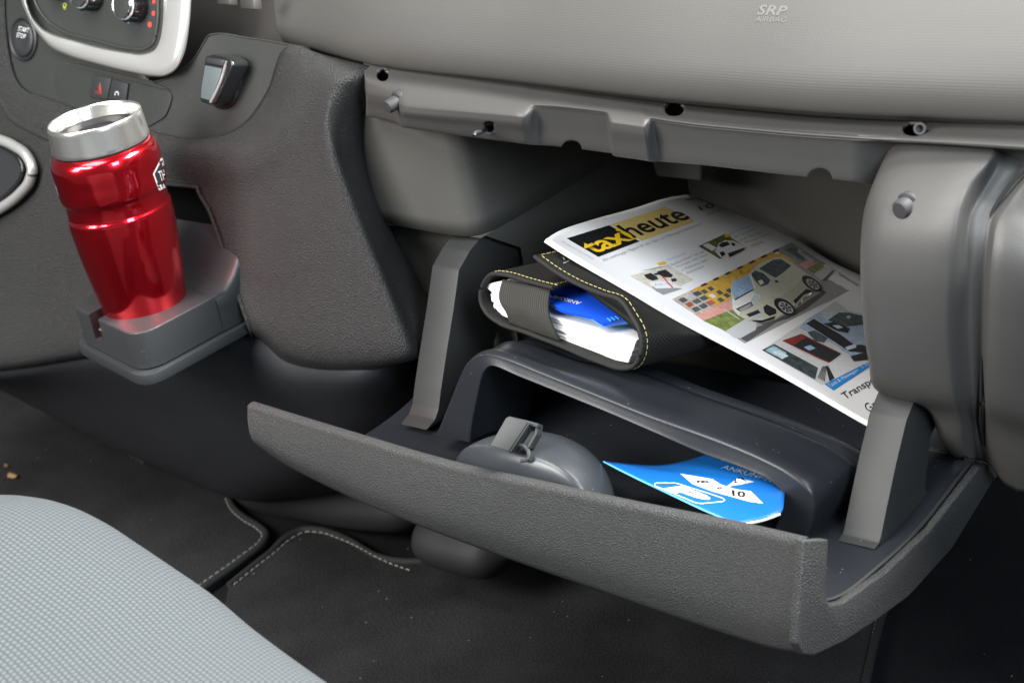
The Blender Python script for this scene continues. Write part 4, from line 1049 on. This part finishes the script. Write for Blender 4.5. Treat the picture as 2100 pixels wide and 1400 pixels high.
# ================================================================== gear lever surround
gl = thing('gear_lever_surround', tuple(at_c(-30,360,.0)), 'chrome ringed dark gear lever surround at the left edge', 'surround')
ringp = [(-110,290),(-60,285),(0,287),(30,300),(55,320),(66,345),(60,372),(40,398),(0,428),(-60,455),(-110,470)]
tube('chrome_ring', spline([at_c(*p, .007) for p in ringp], 6), .0046, M_sil, gl, 12)
prism('gaiter_base', [at_c(*p, .004) for p in ringp], NC*-.004, M_dark, gl)
tube('inner_ring', spline([at_c(x - 18, y + (3 if y < 350 else -6), .006) for x, y in ringp], 6), .0022, M_gloss, gl, 8)

# ================================================================== floor, mats, seat
ZFL = -.30
fl_ = link('floor', mesh([(-3,-1.5,ZFL),(2,-1.5,ZFL),(2,1.2,ZFL),(-3,1.2,ZFL)], [(0,1,2,3)], False), M_carpet); fl_['kind'] = 'structure'
fw = link('footwell_wall', mesh([(-3,.62,ZFL-.05),(2,.62,ZFL-.05),(2,.50,.25),(-3,.50,.25)], [(0,1,2,3)], False), M_blk); fw['kind'] = 'structure'
def mat_thing(px, label, stitch, s0=0, s1=None):
    t = thing('floor_mat', tuple(at(*px[0], Z=ZFL)), label, 'floor mat', 'passenger footwell mats')
    pts = spline([at(*p, Z=ZFL + .008) for p in px], 4)
    prism('pile', [p for p in pts], (0,0,-.0075), M_mat, t)
    tube('binding', list(pts), .0035, M_pipe, t, 8, False)
    inset = spline([at(*p, Z=ZFL + .0098) for p in stitch], 6)
    stitches('stitching', inset, M_thread, t, .0045, .0030, .00045, .0006)
    return t
mat_thing([(468,1016),(478,1040),(500,1060),(532,1080),(546,1096),(540,1112),(500,1146),(416,1206),(250,1330),(-300,1330),(-500,900),(-200,760),(60,812),(300,950)],
          'dark carpet floor mat with curved corner beside the console', [(462,1022),(474,1046),(497,1066),(526,1084),(537,1097),(530,1110),(492,1140),(408,1200),(300,1285)])
mat_thing([(470,1200),(520,1160),(556,1132),(590,1100),(620,1086),(650,1086),(700,1100),(800,1148),(870,1150),(960,1110),(1200,1080),(1500,1080),(1860,1120),(1815,1240),(1790,1330),(1760,1460),(1400,1900),(300,1900)],
          'dark carpet floor mat below the open glove box lid', [(480,1198),(530,1158),(566,1130),(597,1104),(624,1091),(650,1091),(700,1106),(800,1155),(850,1172)])
t2 = [o for o in bpy.data.objects if o.name.startswith('floor_mat')][-1]
stitches('stitching', spline([at(*p, Z=ZFL + .0098) for p in [(1799,1262),(1790,1300),(1779,1350),(1768,1400)]], 6), M_thread, t2, .0035, .0022, .0004, .0006)

# seat cushion
sil = [(-260,1060),(-120,1030),(0,1022),(70,1022),(140,1036),(205,1066),(270,1108),(340,1155),(410,1203),(500,1278),(590,1345),(680,1408),(800,1490),(960,1620)]
r_s = [at(*p, Y=-.25 - .006*max(0, i-8)) for i, p in enumerate(sil)]
def srow(dx, dy, dz): return [p + np.array((dx*(i/13.), dy, dz)) for i, p in enumerate(r_s)]
rows = [srow(0,.012,-.16), srow(0,.016,-.06), srow(0,.012,-.022), srow(0,0,0), srow(0,-.03,.016), srow(0,-.08,.026), srow(0,-.16,.028), srow(0,-.28,.020), srow(0,-.42,.012)]
mSe, nt, b = newmat('seat_mesh'); tc = nt.nodes.new('ShaderNodeTexCoord'); h = weave(nt, tc, 320, 290)
cr_ = nt.nodes.new('ShaderNodeMix'); cr_.data_type = 'RGBA'; cr_.inputs[6].default_value = (.020,.025,.028,1); cr_.inputs[7].default_value = (.092,.103,.109,1)
pw = nt.nodes.new('ShaderNodeMath'); pw.operation = 'POWER'; pw.inputs[1].default_value = .45; nt.links.new(h, pw.inputs[0])
nt.links.new(pw.outputs[0], cr_.inputs[0]); nt.links.new(cr_.outputs[2], b.inputs['Base Color']); b.inputs['Roughness'].default_value = .85; b.inputs['Specular IOR Level'].default_value = .2
b.inputs['Sheen Weight'].default_value = 0
bp = nt.nodes.new('ShaderNodeBump'); bp.inputs['Strength'].default_value = .6; bp.inputs['Distance'].default_value = .0012; nt.links.new(h, bp.inputs['Height']); nt.links.new(bp.outputs[0], b.inputs['Normal'])
st = loft('seat_cushion', rows, mSe, None, 6, 5, .01)
tag(st, 'pale grey-blue mesh fabric seat cushion in the lower left corner', 'seat')

# crumbs of leaf on the carpet
M_leaf = flat('dry_leaf', (.22,.13,.06), .8)
def leaf(px, py, s, rot, label):
    c = at(px, py, Z=ZFL + .010); bm = bmesh.new(); vs = []
    for k in range(9):
        a = 2*math.pi*k/9; r = s*random.uniform(.5, 1.0)
        vs.append(bm.verts.new(tuple(c + np.array((r*math.cos(a+rot), r*.6*math.sin(a+rot), random.uniform(0,.003))))))
    cv = bm.verts.new(tuple(c + np.array((0,0,.004))))
    for k in range(9): bm.faces.new((vs[k], vs[(k+1) % 9], cv))
    o = link('dry_leaf', bm_mesh(bm, None), M_leaf); solid(o, .0004)
    return tag(o, label, 'leaf', 'dry leaf crumbs on the carpet')
leaf(26, 978, .0075, .5, 'larger curled brown leaf crumb on the dark mat')
leaf(12, 958, .0035, 1.2, 'small brown leaf crumb just above the larger one')
leaf(68, 830, .0035, 2.0, 'brown leaf crumb where the mat meets the console')
